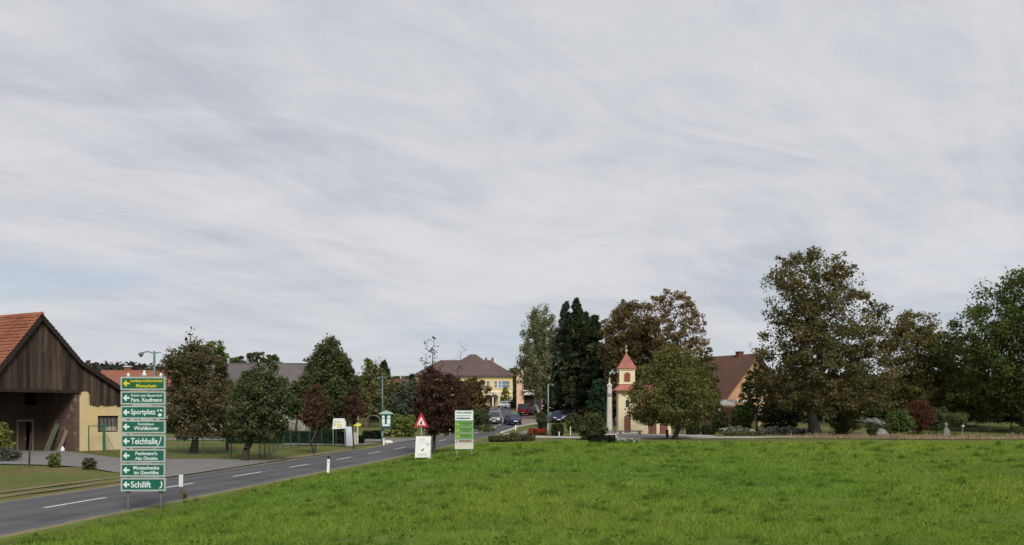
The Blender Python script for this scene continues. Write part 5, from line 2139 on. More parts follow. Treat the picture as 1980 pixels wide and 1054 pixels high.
def mesh_fence():
    root = thing('mesh_fence', 'green wire mesh fence around the orchard beside the road', 'fence', (0, 0, 0), 0)
    pts = [(at(280, 58), 58.4), (at(392, 58.5), 58.6), (at(502, 58.2), 58.2), (at(537, 68.5), 68.5), (at(548, 70), 70), (at(562, 71.5), 71.5), (at(578, 73), 73), (at(598, 75), 75), (at(622, 77), 77), (at(650, 79), 79)]
    M_FP = mat('fence_green', (.020, .075, .042), (.03, .09, .05), 3, .5)
    full = []
    for (xa, ya), (xb, yb) in zip(pts[:-1], pts[1:]):
        L = math.hypot(xb - xa, yb - ya)
        k = max(1, round(L / 2.4))
        for i in range(k):
            full.append((xa + (xb - xa) * i / k, ya + (yb - ya) * i / k))
    full.append(pts[-1])
    H = 1.32
    for x, y in full:
        z = gz(x, y)
        MB().tube([(x, y, z - .2), (x, y, z + H + .04)], .032, 6).build('fence_post', M_FP, root)
    x, y = full[4]
    w = MB()
    for (xa, ya), (xb, yb) in zip(full[:-1], full[1:]):
        za, zb = gz(xa, ya), gz(xb, yb)
        for k in range(7):
            h = .08 + (H - .10) * k / 6
            w.tube([(xa, ya, za + h), (xb, yb, zb + h)], .006 if 0 < k < 6 else .011, 3, False)
        n = 11
        for i in range(1, n):
            t = i / n
            xx, yy, zz = xa + (xb - xa) * t, ya + (yb - ya) * t, za + (zb - za) * t
            w.tube([(xx, yy, zz + .08), (xx, yy, zz + H - .02)], .005, 3, False)
    w.build('wire_mesh', M_FP, root, kind='stuff')


mesh_fence()


# ------------------------------------------------------------------ cars
def car(name, label, px, Y, rz, paint, L=4.2, W=1.76, H=1.46, van=False, cat='car', lights=False):
    x = at(px, Y)
    root = thing(name, label, cat, (x, Y, gz(x, Y) + .02), rz)
    # local x forward
    k = L / 4.2
    if not van:
        st = [(-2.10, .72, .42, .78), (-2.04, .80, .34, .90), (-1.6, .865, .22, .95), (-.9, .88, .20, .95), (.6, .88, .20, .94), (1.0, .875, .20, .93), (1.6, .85, .20, .84), (1.95, .79, .26, .74), (2.08, .70, .34, .62), (2.10, .64, .40, .55)]
        cab = [(-1.92, .80, .93), (-1.30, .62, H), (.12, .62, H), (1.02, .78, .92)]
    else:
        st = [(-2.10, .78, .36, 1.02), (-2.06, .84, .30, 1.08), (-1.6, .88, .22, 1.08), (-.9, .89, .20, 1.06), (.6, .89, .20, 1.05), (1.2, .88, .20, 1.02), (1.7, .85, .22, .92), (1.98, .79, .28, .80), (2.10, .70, .38, .62)]
        cab = [(-2.02, .84, 1.06), (-1.78, .74, H), (.55, .74, H), (1.45, .82, 1.0)]
    sc = W / 1.76
    vs, fs = [], []
    for (xx, hw, zb, zt) in st:
        hw *= sc
        m = zb + (zt - zb) * .55
        for s in (1, -1):
            ring = [(hw * .90, zb), (hw, zb + .10), (hw * 1.005, m), (hw * .97, zt - .05), (hw * .86, zt)]
            if s == -1:
                ring = ring[::-1]
            vs += [(xx * k, s * a, b) for a, b in ring]
    n = 10
    for i in range(len(st) - 1):
        for j in range(n):
            fs.append((i * n + j, i * n + (j + 1) % n, (i + 1) * n + (j + 1) % n, (i + 1) * n + j))
    fs.append(tuple(range(n - 1, -1, -1)))
    fs.append(tuple(range((len(st) - 1) * n, len(st) * n)))
    MB().add(vs, fs).build('body', paint, root, smooth=False, bevel=.02)
    # glass house
    (xa, ha, za), (xb, hb, zb), (xd, hd, zd), (xe, he, ze) = [(a * k, b * sc, c) for a, b, c in cab]
    g = [(xa, -ha, za), (xa, ha, za), (xb, hb, zb), (xb, -hb, zb), (xd, -hd, zd), (xd, hd, zd), (xe, he, ze), (xe, -he, ze)]
    MB().add(g, [(0, 3, 2, 1), (4, 7, 6, 5), (0, 7, 4, 3), (1, 2, 5, 6), (3, 4, 5, 2), (0, 1, 6, 7)]).build('windows', M_GLASS, root)
    rf = MB()
    rf.prism([(xb - .05, zb - .03), (xb - .02, zb + .03), ((xb + xd) / 2, zb + .055), (xd + .02, zd + .03), (xd + .06, zd - .03)], -hb * 1.01, hb * 1.01, 'y')
    rf.build('roof', paint, root)
    p = MB()
    for s in (-1, 1):
        p.tube([(xa, s * ha, za), (xb, s * hb, zb)], .05, 5)
        p.tube([(xe, s * he, ze), (xd, s * hd, zd)], .035, 5)
        t = .48
        p.tube([(xa + (xe - xa) * t, s * (ha + (he - ha) * t) * 1.0, za), (xb + (xd - xb) * .5, s * hb, zb)], .035, 5)
        p.tube([(xb, s * hb, zb), (xd, s * hd, zd)], .035, 5)
    p.build('pillar', paint, root)
    for s in (-1, 1):
        m = MB()
        m.box(xe - .22, xe - .08, s * (he + .02) - .001, s * (he + .19), ze + .02, ze + .15)
        m.build('wing_mirror', paint, root, bevel=.02)
    # wheels
    M_TY = mat('tyre', (.014, .014, .015), rough=.9)
    M_RIM = mat('rim', (.35, .36, .37), rough=.35, metal=.7)
    R = .31 if not van else .33
    for sx in (-1.27 * k, 1.30 * k):
        for s in (-1, 1):
            Mx = Matrix.Translation((sx, s * (.885 * sc - .10), R)) @ Matrix.Rotation(-s * pi / 2, 4, 'X')
            w = MB()
            w.lathe([(R * .6, -.1), (R * .95, -.1), (R, -.06), (R, .08), (R * .95, .12), (R * .62, .12)], 16, M=Mx)
            wo = w.build('wheel', M_TY, root, smooth=False)
            MB().lathe([(R * .6, .1), (R * .6, .125), (R * .2, .13), (.02, .135)], 10, M=Mx).build('rim', M_RIM, wo)
            ar = MB()
            ar.lathe([(R * 1.16, 0), (R * 1.16, .092), (R * 1.0, .094)], 16, M=Matrix.Translation((sx, s * (.885 * sc - .085), R + .01)) @ Matrix.Rotation(-s * pi / 2, 4, 'X'))
            ar.build('wheel_arch', M_BLACK, root)
    zh = .68 if not van else .80
    for s in (-1, 1):
        MB().box(1.93 * k, 2.09 * k, s * .58 * sc - .17, s * .58 * sc + .17, zh - .10, zh + .05).build(
            'headlight', mat('lit_headlight', (.85, .85, .82), rough=.15) if lights else mat('headlight', (.50, .52, .54), rough=.15), root, bevel=.02)
        MB().box(-2.12 * k, -2.0 * k, s * .68 * sc - .12, s * .68 * sc + .12, zh + .02, zh + (.22 if not van else .4)).build('tail_light', mat('tail_red', (.30, .012, .012), rough=.25), root, bevel=.02)
    MB().box(2.02 * k, 2.14 * k, -.62 * sc, .62 * sc, .24, .46).build('front_bumper', M_BLACK, root, bevel=.03)
    MB().box(-2.15 * k, -2.02 * k, -.66 * sc, .66 * sc, .30, .52).build('rear_bumper', M_BLACK, root, bevel=.03)
    MB().box(2.07 * k, 2.125 * k, -.34, .34, .50, .62).build('grille', M_BLACK, root)
    for xx in (2.142 * k, -2.154 * k):
        MB().box(xx - .004, xx + .004, -.26, .26, .44 if xx < 0 else .33, .56 if xx < 0 else .44).build('number_plate', mat('plate_white', (.70, .70, .68)), root)
    return root


P_SILVER = mat('silver_paint', (.36, .38, .40), rough=.3, metal=.5)
P_BLUE = mat('dark_blue_paint', (.022, .038, .115), rough=.25, spec=.5)
P_RED = mat('red_paint', (.34, .018, .035), rough=.3, spec=.5)
P_WHITE = mat('white_car_paint', (.66, .67, .70), rough=.3, spec=.5)
P_DARK = mat('dark_grey_paint', (.06, .064, .07), rough=.3, spec=.5)
P_GREYB = mat('blue_grey_paint', (.11, .13, .19), rough=.3, spec=.5)
a_f, a_b = radians(-90), radians(90)       # towards the camera / away from it
car('parked_car', 'silver car driving towards the viewer with bright headlights on the village road', 957.5, 131, a_f - .05, P_SILVER, H=1.66, lights=True).name = 'silver_car'
car('estate_car', 'dark blue car seen from behind, driving away beside the oncoming silver car', 990.5, 128, a_b + .22, P_BLUE, L=4.3, H=1.52)
car('white_car', 'white car farthest up the village road before the yellow building', 977, 206, a_f - .5, P_WHITE, L=4.3)
car('red_van', 'dark red van parked at the roadside in front of the pink house', 1014.5, 157, a_b - .15, P_RED, L=4.5, W=1.9, H=1.95, van=True, cat='van')
car('dark_car', 'dark car parked to the right of the red van', 1035, 158, a_b - .25, P_DARK, L=4.1)
car('parked_car', 'dark blue parked car facing the viewer under the spruces, left of the grey one', 1073.5, 133.5, a_f + .2, P_BLUE, L=4.2)
car('parked_car', 'dark grey blue car parked close behind the blue one under the spruces', 1087, 136.5, a_f + .35, P_GREYB)
car('parked_car', 'dark grey car parked beside the blue red one, under the spruces', 1103, 141, a_f + .15, P_DARK)
car('parked_car', 'rightmost parked car, dark red below and pale on top, behind the bush', 1117.5, 142, a_b, mat('maroon_paint', (.18, .03, .04), rough=.3, spec=.5), L=4.1)


# ------------------------------------------------------------------ small garden things
def garden_things():
    M_D = mat('dark_seat', (.05, .045, .04))
    # wooden shelter glimpsed behind the parked cars
    Y = 165
    x = at(1088, Y)
    r = thing('kiosk', 'small shelter with pale opening behind the parked cars', 'kiosk', (x, Y, gz(x, Y)))
    MB().box(-1.3, 1.3, 0, 1.6, 0, 2.1).build('wall', mat('green_boards', (.10, .11, .06), (.14, .14, .08), 4), r)
    MB().prism([(-1.7, 2.1), (1.7, 2.1), (0, 2.9)], -.4, 2).build('roof', mat('mossy_roof', (.16, .16, .08), (.2, .19, .1), 3), r)
    MB().box(-.2, 1.0, -.05, -.004, 1.1, 1.8).build('hatch', M_WHITE, r)
    # rock in the flower bed
    rng = random.Random(5)

    def rock(name, label, px, Y, sx, sy, sz, m, seed, cat='rock', rz=0):
        bm = bmesh.new()
        bmesh.ops.create_icosphere(bm, subdivisions=3, radius=1)
        for v in bm.verts:
            f = 1 + .16 * sin(v.co.x * 3.1 + seed) * cos(v.co.y * 2.7 + seed * 2) + .10 * sin(v.co.z * 5 + seed)
            v.co = Vector((v.co.x * sx * f, v.co.y * sy * f, max(v.co.z, -.35) * sz * f))
        me = bpy.data.meshes.new(name)
        bm.to_mesh(me)
        bm.free()
        me.materials.append(m)
        o = bpy.data.objects.new(name, me)
        col.objects.link(o)
        xx = at(px, Y)
        o.location = (xx, Y, gz(xx, Y) + sz * .25)
        o.rotation_euler = (0, 0, rz)
        return tag(o, label, cat)
    M_ROCK = mat('rock', (.15, .14, .125), (.24, .225, .20), 2.5, .9, bump=.6)
    M_ROCKP = mat('pale_rock', (.16, .16, .15), (.22, .215, .205), 2.0, .9, bump=.5)
    rock('boulder', 'grey boulder in the bed between the kerb and the red flowers', 1020.5, 100, .72, .5, .42, M_ROCK, 1.0)
    rock('boulder', 'pale rounded boulder at the path edge below the red roofed house', 1456, 98, .6, .45, .45, M_ROCKP, 3.0)
    rock('boulder', 'pale boulder in the stalk strip between the dark bushes right of the big tree', 1703, 97, .62, .5, .55, M_ROCKP, 2.2)
    # grey arching garden stone right of the big tree
    Y = 103
    x = at(1678, Y)
    bm = bmesh.new()
    rr = np.random.default_rng(4)
    from mathutils import noise as mn
    for (cx_, cz_, sx, sy, sz, rot) in ((-1.1, 1.30, 1.05, .5, .24, -.06), (.3, 1.22, 1.0, .5, .34, .12), (1.35, .95, .95, .5, .42, .62), (1.15, .2, .55, .45, .45, .2)):
        r0 = bmesh.ops.create_icosphere(bm, subdivisions=3, radius=1)
        for v in r0['verts']:
            q = Vector((v.co.x * sx, v.co.y * sy, v.co.z * sz))
            q = q * (1 + .38 * mn.noise(v.co * 1.7 + Vector((cx_ * 5, 0, 0))) + .18 * mn.noise(v.co * 5))
            v.co = (q.x * cos(rot) + q.z * sin(rot) + cx_, q.y, -q.x * sin(rot) + q.z * cos(rot) + cz_)
    me = bpy.data.meshes.new('stone_slab')
    bm.to_mesh(me)
    bm.free()
    me.materials.append(mat('pale_grey_stone', (.11, .115, .108), (.175, .18, .17), 3.2, .9, bump=.7))
    o = bpy.data.objects.new('garden_stone', me)
    col.objects.link(o)
    tag(o, 'pale grey arching stone in the garden right of the big tree trunk', 'garden stone')
    o.location = (x, Y, gz(x, Y))
    # seated stone figure under the mushroom shaped shrub
    Y = 97.5
    x = at(1829, Y)
    bm = MB()
    bm.lathe([(.50, 0), (.52, .25), (.34, .55), (.20, .95), (.15, 1.05), (.10, 1.12), (.19, 1.2), (.22, 1.36), (.16, 1.5), (.03, 1.56)], 12, (.0, 0))
    bm.tube([(-.1, -.1, .95), (-.32, -.18, .62), (-.1, -.30, .45)], [.09, .08, .07], 8)
    bm.tube([(.1, -.1, .95), (.32, -.18, .62), (.1, -.30, .45)], [.09, .08, .07], 8)
    o = tag(bm.build('stone_figure', mat('statue_stone', (.12, .12, .11), (.17, .17, .155), 3, .9), smooth=True), 'grey seated stone figure left of the umbrella shaped garden shrub', 'garden statue')
    o.location = (x, Y, gz(x, Y) - .25)
    # white garden lantern
    Y = 99.5
    x = at(1861, Y)
    r = thing('garden_lantern', 'white garden lantern on a short post right of the umbrella shaped shrub', 'garden lantern', (x, Y, gz(x, Y)))
    MB().tube([(0, 0, -.1), (0, 0, .75)], .04, 8).build('post', M_STEEL, r)
    MB().lathe([(.10, .75), (.19, .82), (.19, 1.05), (.12, 1.12)], 10).build('globe', M_WHITE, r, smooth=True)
    MB().lathe([(.24, 1.12), (.22, 1.18), (.04, 1.30)], 8).build('cap', M_STEEL, r)
    # posts in the garden
    for px_, Y, h, lab, m in ((1593, 100, 2.1, 'thin pale stake right of the big tree trunk, nearer the trunk', M_OFFW), (1606, 102, 1.6, 'thin pale stake farther right of the big tree trunk', M_OFFW),
                              (1559.5, 99.5, 1.0, 'short white stake just left of the big tree trunk', M_WHITE), (1914, 108, .9, 'short grey stake on the shaded lawn before the dark tree', M_STEEL),
                              (1324.5, 95.5, 1.30, 'slim grey post on the lawn right of the chapel tree', M_STEEL), (1461, 93, 2.3, 'thin dark post at the path below the red roofed house', M_D),
                              (1103, 97, .95, 'short white topped post on the lawn left of the big bush', M_WHITE), (1081, 94, .52, 'low white bollard in front of the round clipped shrub', M_WHITE)):
        x = at(px_, Y)
        o = tag(MB().tube([(0, 0, -.15), (0, 0, h - .1), (0, 0, h)], [.05, .045, .02], 8).build('stake', m), lab, 'post')
        o.location = (x, Y, gz(x, Y))
    # dark wooden bollard by the chapel tree
    Y = 89.5
    x = at(1290, Y)
    o = tag(MB().lathe([(.13, -.1), (.13, .75), (.10, .84), (.02, .88)], 10).build('bollard', M_D), 'dark wooden bollard beside the trunk of the chapel tree', 'bollard')
    o.location = (x, Y, gz(x, Y))
    # bench slab before the chapel
    Y = 96.6
    x = at(1218, Y)
    r = thing('stone_bench', 'grey stone bench in front of the chapel steps', 'bench', (x, Y, gz(x, Y)))
    MB().box(-1.3, 1.3, -.25, .25, .40, .52).build('seat', mat('bench_stone', (.30, .29, .28), (.36, .35, .34), 3), r, bevel=.01)
    for s in (-1, 1):
        MB().box(s * 1.0 - .12, s * 1.0 + .12, -.2, .2, -.1, .398).build('leg', mat('bench_stone', (.30, .29, .28)), r)
    # garden arch behind the clipped hedge on the left
    Y = 96
    x = at(722, Y)
    r = thing('garden_arch', 'dark garden arch over the lawn left of the notice case', 'garden arch', (x, Y, gz(x, Y)))
    for yy in (-.35, .35):
        pts = [(-.72, yy, -.1), (-.72, yy, 1.6)] + [(-.72 * cos(pi * i / 8), yy, 1.6 + .6 * sin(pi * i / 8)) for i in range(1, 8)] + [(.72, yy, 1.6), (.72, yy, -.1)]
        MB().tube(pts, .045, 6).build('hoop', mat('arch_wood', (.14, .12, .08)), r)
    q = MB()
    for i in range(9):
        a = pi * i / 8
        q.tube([(-.72 * cos(a), -.35, 1.6 + .6 * sin(a)), (-.72 * cos(a), .35, 1.6 + .6 * sin(a))], .02, 4)
    q.build('rungs', mat('arch_wood', (.14, .12, .08)), r)


garden_things()


# ------------------------------------------------------------------ flower beds and dry stalks (nobody could count the stems)
def scatter(name, poly_fn, n, hmin, hmax, cols_stem, cols_fl, fl_frac, leaf, seed, label=None, cat=None, kind='stuff', stems=True):
    rng = np.random.default_rng(seed)
    P = poly_fn(rng, n)
    z = tz(P[:, 0], P[:, 1])
    h = rng.uniform(hmin, hmax, n) * (.55 + .45 * np.clip(1.3 - np.hypot((P[:, 0] - P[:, 0].mean()) / (np.ptp(P[:, 0]) / 2), (P[:, 1] - P[:, 1].mean()) / (np.ptp(P[:, 1]) / 2)), 0, 1)) * (1 + .25 * np.sin(P[:, 0] * 3.1 + seed) * np.sin(P[:, 1] * 2.3))
    C = np.stack([P[:, 0], P[:, 1], z + h], 1)
    T = mix_cols(rng, cols_stem, n)
    f = rng.random(n) < fl_frac
    if f.any():
        T[f] = mix_cols(rng, cols_fl, int(f.sum()))
        C[f, 2] += .05
    V, Fc, T = leaf_quads(rng, C, leaf, T, None, .6)
    V[:, 2] = np.maximum(V[:, 2], np.repeat(z, 4) + .01)
    o = np_mesh(name, V, Fc, LEAF, T, kind=kind)
    return tag(o, label, cat)


def ell(cx, cy, a, b):
    def f(rng, n):
        t = rng.random(n) * 2 * pi
        r = rng.random(n) ** .5
        return np.stack([cx + a * r * np.cos(t), cy + b * r * np.sin(t)], 1)
    return f


def band(x0, x1, yf, d):
    def f(rng, n):
        x = rng.uniform(x0, x1, n)
        return np.stack([x, yf(x) + rng.uniform(-d, d, n)], 1)
    return f


GRN = [(.05, .085, .025), (.075, .11, .035), (.10, .10, .04), (.06, .07, .03)]
RED = [(.42, .04, .03), (.36, .06, .06), (.48, .10, .06)]
WHT = [(.48, .48, .45), (.36, .36, .33)]
Y = 85
scatter('flower_bed', ell(at(990, Y), Y, 2.15, 1.5), 2600, .02, .62, GRN + [(.09, .07, .05), (.11, .11, .07)], [(.20, .05, .045), (.22, .09, .06)], .10, .15, 1)
scatter('flower_bed', ell(at(1042, 99), 99, 1.15, .9), 900, .05, .75, GRN, RED, .65, .15, 2)
scatter('flower_bed', ell(at(1217, 78.5), 78.5, 1.0, .45), 500, .02, .36, GRN, WHT, .55, .12, 3)
scatter('flower_bed', band(at(1392, 101), at(1450, 101), lambda x: 101 + 0 * x, .5), 900, .02, .75, GRN, WHT, .40, .14, 4)
scatter('flower_bed', band(at(1400, 97), at(1475, 97), lambda x: 96.6 + 0 * x, .4), 900, .02, .5, GRN, [(.28, .2, .12)], .2, .14, 5)
scatter('flower_bed', band(at(1470, 100), at(1566, 100), lambda x: 100 + 0 * x, .5), 1900, .02, .78, [(.10, .11, .08), (.06, .08, .04)], WHT, .55, .14, 6)
scatter('flower_bed', ell(at(1140, 136), 140, 2.6, 1.4), 900, .3, 1.7, GRN, [(.42, .07, .04), (.36, .10, .05)], .55, .22, 7)
scatter('flower_bed', ell(at(940, 108), 112, 1.0, 3), 700, .02, .7, GRN, [(.5, .48, .42)], .12, .18, 8)
scatter('flower_bed', band(at(745, 98), at(800, 98), lambda x: 97 + 0 * x, .8), 1000, .02, .7, GRN, [(.40, .40, .10), (.5, .5, .35)], .30, .18, 9)
scatter('flower_bed', band(at(1120, 88), at(1172, 88), lambda x: 86.5 + 0 * x, .4), 500, .0, .3, GRN, WHT, .25, .13, 10)


def stalks():
    rng = np.random.default_rng(9)
    n = 5200
    x = rng.uniform(at(1565, 88), at(2150, 88), n)
    y0 = np.interp(x, [24, 31, 50, 80], [90.8, 88.6, 85.5, 83])
    y = y0 + rng.uniform(.2, 6.5, n) ** 1.0
    h = rng.uniform(.07, .36, n) * (.55 + .6 * (np.sin(x * 2.3) * np.sin(x * .71 + y) + .6) ** 2)
    z = tz(x, y)
    lean = rng.normal(size=(n, 2)) * .5
    th = rng.random(n) * 2 * pi
    d = np.stack([np.cos(th), np.sin(th), 0 * th], 1) * .035
    B = np.stack([x, y, z], 1)
    V = np.empty((n, 4, 3))
    tip = B + np.stack([lean[:, 0] * h, lean[:, 1] * h, h], 1)
    V[:, 0], V[:, 1], V[:, 2], V[:, 3] = B - d, B + d, tip + d * .5, tip - d * .5
    T = mix_cols(rng, [(.34, .26, .16), (.28, .20, .12), (.20, .14, .09), (.42, .35, .23), (.38, .31, .20)], n)
    np_mesh('dry_stalks', V.reshape(-1, 3), np.arange(n * 4).reshape(n, 4), LEAF, np.repeat(T, 4, 0), kind='stuff')


stalks()
# ------------------------------------------------------------------ trees and shrubs
DG = [(.040, .052, .022), (.055, .066, .026), (.030, .042, .018), (.065, .068, .030)]           # dark green
MG = [(.050, .078, .022), (.070, .098, .028), (.040, .062, .018), (.085, .105, .035)]           # fresh green
OL = [(.066, .070, .026), (.090, .086, .030), (.054, .056, .022), (.110, .090, .034)]           # olive brown
BR = [(.105, .072, .034), (.085, .056, .028), (.125, .088, .04), (.065, .060, .026)]            # autumn brown
RD = [(.062, .027, .020), (.052, .027, .020), (.080, .038, .025), (.05, .032, .022)]              # red brown
PU = [(.036, .020, .016), (.050, .028, .020), (.062, .034, .022), (.028, .018, .014)]           # purple brown
GY = [(.060, .070, .048), (.075, .085, .058), (.05, .058, .04)]                                 # grey green
SP = [(.026, .036, .018), (.036, .048, .022), (.048, .056, .026), (.022, .030, .016)]           # spruce

# --- left of the road
tree('orchard_tree', 'dark spreading orchard tree right behind the direction sign', 374, 62,
     [(655, 360, 392), (672, 335, 415), (695, 312, 430), (725, 304, 442), (760, 305, 452), (795, 308, 458), (825, 318, 460), (845, 340, 448)],
     [(.052, .052, .025), (.07, .062, .030), (.085, .066, .036), (.048, .05, .024)], n=17000, ncl=190, leaf=.15, r=.24, seed=21, bark=BARK_DARK)
bare_tree('bare_sapling', 'slender leafless stem with a few leaves poking above the dark orchard tree', 371, 64, 634, 13, 5, r=.06, leaves=60, cols=((.03, .03, .02), (.05, .045, .03)))
tree('orchard_tree', 'dark green orchard tree with a leaning trunk before the grey farm roof', 492, 57,
     [(704, 516, 527), (720, 472, 542), (745, 452, 560), (775, 444, 572), (805, 440, 575), (830, 448, 568), (850, 470, 545)],
     DG, n=15000, ncl=160, leaf=.14, r=.20, seed=22, bark=BARK_DARK, basex=473)
tree('orchard_tree', 'slim second trunk tree in the shade between the two dark orchard trees', 440, 66,
     [(760, 425, 450), (790, 412, 468), (820, 408, 470), (842, 420, 460)], OL, n=5000, ncl=60, leaf=.15, r=.10, seed=23, bark=BARK_DARK)
tree('garden_tree', 'green tree top rising behind the dark orchard tree, left of the grey roof', 412, 128,
     [(660, 395, 425), (672, 378, 438), (695, 370, 446), (730, 368, 448), (780, 375, 440)], MG, n=7000, ncl=90, leaf=.32, r=.3, seed=24)
for i, (px_, a, b, t, lab) in enumerate(((458, 438, 482, 690, 'leftmost'), (494, 470, 520, 682, 'second from left'), (524, 502, 549, 687, 'rightmost'))):
    tree('woodland_tree', lab + ' of three dark green tree tops just above the grey farm roof', px_, 178,
         [(t, px_ - 10, px_ + 12), (t + 8, a + 6, b - 6), (t + 22, a, b), (t + 50, a + 2, b - 2), (t + 90, a + 10, b - 10)], DG, n=4500, ncl=60, leaf=.45, r=.3, seed=30 + i, group='trees behind the grey farm roof')
tree('hornbeam', 'tall cone shaped dark green tree on the lawn left of the road', 637, 95,
     [(644, 633, 641), (658, 618, 652), (680, 602, 668), (705, 590, 682), (740, 580, 694), (775, 576, 700), (800, 582, 696), (822, 596, 680), (835, 615, 660)],
     DG, n=24000, ncl=230, leaf=.22, r=.25, seed=25, crad=.11, shell=.4, lead=.9, up=.3)
tree('red_maple', 'small red brown tree with bare upper twigs before the cone shaped tree', 607, 66,
     [(742, 596, 618), (760, 584, 628), (782, 574, 636), (800, 572, 638), (815, 578, 634), (826, 592, 620)],
     RD + [(.07, .05, .03)], n=3600, ncl=60, leaf=.12, r=.07, seed=26, bark=BARK_DARK, lead=1.05, clump=1.6)
bare_tree('bare_sapling', 'pale bare twigs standing up from the red brown tree left of the cone shaped tree', 609, 67, 722, 22, 8, r=.05)
tree('red_maple', 'thin red brown tree between the white slab and the yellow arrow', 684, 73,
     [(752, 676, 692), (770, 664, 702), (790, 658, 706), (808, 662, 702), (818, 672, 694)], RD + PU, n=2400, ncl=45, leaf=.13, r=.06, seed=27, bark=BARK_DARK, lead=1.0, clump=1.6)
tree('birch', 'light olive loose tree right of the cone shaped dark tree', 716, 120,
     [(698, 706, 728), (715, 694, 742), (745, 684, 752), (780, 686, 752), (805, 694, 744)], [(.10, .105, .045), (.075, .08, .035), (.11, .10, .05)], n=7500, ncl=100, leaf=.25, r=.16, seed=28, flat=1.1)
spruce('spruce', 'dark pointed spruce just left of the lamp pole with the notice case', 743, 138, 697, 25, SP, n=6000, leaf=.34, seed=41)
tree('willow', 'grey green bushy tree between the lamp pole and the purple leaved tree', 791, 128,
     [(738, 778, 802), (755, 764, 818), (780, 757, 828), (805, 758, 830), (822, 764, 826)], GY + DG[:1], n=8000, ncl=90, leaf=.28, r=.2, seed=29)
tree('garden_tree', 'dark round tree behind the light olive tree at the left of the lamp pole', 700, 150,
     [(728, 680, 718), (750, 665, 740), (785, 664, 742), (812, 672, 735)], DG, n=5000, ncl=70, leaf=.35, r=.2, seed=43)
tree('garden_tree', 'far olive brown tree above the bushes right of the lamp pole', 765, 170,
     [(742, 752, 778), (760, 742, 788), (785, 740, 790), (808, 746, 786)], OL, n=3600, ncl=50, leaf=.38, r=.2, seed=44)
spruce('spruce', 'small distant spruce against the sky left of the purple leaved tree', 797, 195, 722, 12, SP, n=2500, leaf=.4, seed=42)
tree('garden_tree', 'distant dark tree left of the purple leaved tree', 775, 215, [(728, 765, 788), (740, 755, 798), (765, 753, 800), (790, 760, 795)], DG, n=2600, ncl=45, leaf=.5, r=.2, seed=45)
tree('purple_plum', 'purple brown leaved tree standing in the meadow edge behind the warning triangle', 837, 66.5,
     [(712, 822, 848), (726, 808, 878), (745, 801, 902), (770, 799, 914), (800, 799, 914), (824, 806, 902), (838, 822, 876)],
     PU, n=19000, leaf=.13, r=.13, seed=46, bark=BARK_DARK, crad=.085, flat=.9, up=.3, lead=.4, ncl=230)
tree('garden_tree', 'olive brown tree at the far roadside right of the purple leaved tree', 915, 128,
     [(732, 900, 930), (748, 886, 945), (768, 880, 952), (790, 880, 950), (806, 888, 940)], [(.085, .058, .024), (.07, .045, .022), (.06, .052, .022)], n=7000, ncl=90, leaf=.25, r=.18, seed=47)
tree('garden_tree', 'dark bushy tree on the left roadside behind the marker post', 862, 112,
     [(770, 840, 890), (790, 822, 905), (810, 820, 908), (826, 830, 902)], PU + DG[:2], n=6500, ncl=80, leaf=.24, r=.15, seed=48)
shrub('roadside_bush', 'dark low bush at the left road edge beside the green meadow sign', 930, 118, [(790, 915, 945), (805, 905, 950), (820, 908, 946), (829, 915, 938)], DG, seed=49, leaf=.2)
bare_tree('bare_tree', 'bare twiggy tree against the sky above the purple leaved tree', 832, 110, 655, 26, 51, r=.10, leaves=170, cols=((.05, .035, .025), (.07, .05, .03)))
bare_tree('bare_tree', 'bare twiggy tree against the sky left of the raised brown roof', 889, 205, 660, 26, 52, r=.12)
bare_tree('bare_tree', 'bare pale twigs above the light olive tree left of the lamp pole', 735, 150, 690, 30, 53, r=.10)
shrub('bright_shrub', 'yellow green shrub right of the notice case, left one of the pair', 769, 97.5, [(802, 760, 778), (812, 753, 786), (826, 753, 786), (838, 760, 780)],
      [(.10, .125, .03), (.075, .10, .026), (.13, .14, .04)], seed=54, leaf=.17, n=2600)
shrub('bright_shrub', 'yellow green shrub left of the warning triangle, right one of the pair', 793, 96.5, [(803, 785, 802), (814, 778, 808), (828, 778, 808), (840, 784, 803)],
      [(.085, .11, .03), (.065, .09, .024), (.115, .13, .04)], seed=55, leaf=.17, n=2600)
shrub('golden_conifer', 'yellow green conifer bush at the left edge before the barn', 4, 53, [(818, -4, 10), (832, -12, 20), (850, -16, 25), (868, -16, 27), (882, -10, 24)],
      [(.11, .12, .03), (.14, .13, .04), (.08, .09, .025)], seed=56, n=3600, leaf=.10)
shrub('low_juniper', 'low grey green bush spreading below the yellow green conifer at the left edge', 16, 51.5, [(866, 4, 24), (876, -6, 38), (886, -8, 40)], GY, seed=57, n=2000, leaf=.09)
shrub('small_bush', 'small upright yellow green bush on the grass before the driveway', 105, 46.8, [(877, 97, 113), (886, 92, 118), (900, 92, 118), (911, 97, 113)],
      [(.085, .10, .03), (.065, .08, .025), (.10, .10, .04)], seed=58, n=1900, leaf=.08, ncl=35)
shrub('small_bush', 'small dark grey green bush on the grass left of the direction sign', 171, 46.2, [(887, 163, 180), (894, 158, 186), (905, 158, 185), (914, 164, 178)],
      [(.045, .05, .03), (.06, .06, .038), (.075, .06, .035)], seed=59, n=1900, leaf=.08, ncl=35)
r = thing('stake', 'dark thin dead sapling trunk on the grass before the driveway', 'sapling', (at(56, 46.5), 46.5, gz(at(56, 46.5), 46.5)))
MB().tube([(0, 0, -.1), (.02, 0, .5), (.03, .02, 1.05), (.10, .02, 1.75)], [.05, .045, .035, .012], 7).build('trunk', BARK_DARK, r)
MB().tube([(.03, .02, 1.0), (.16, .05, 1.5), (.2, .05, 1.9)], [.02, .015, .006], 5).build('branch', BARK_DARK, r)
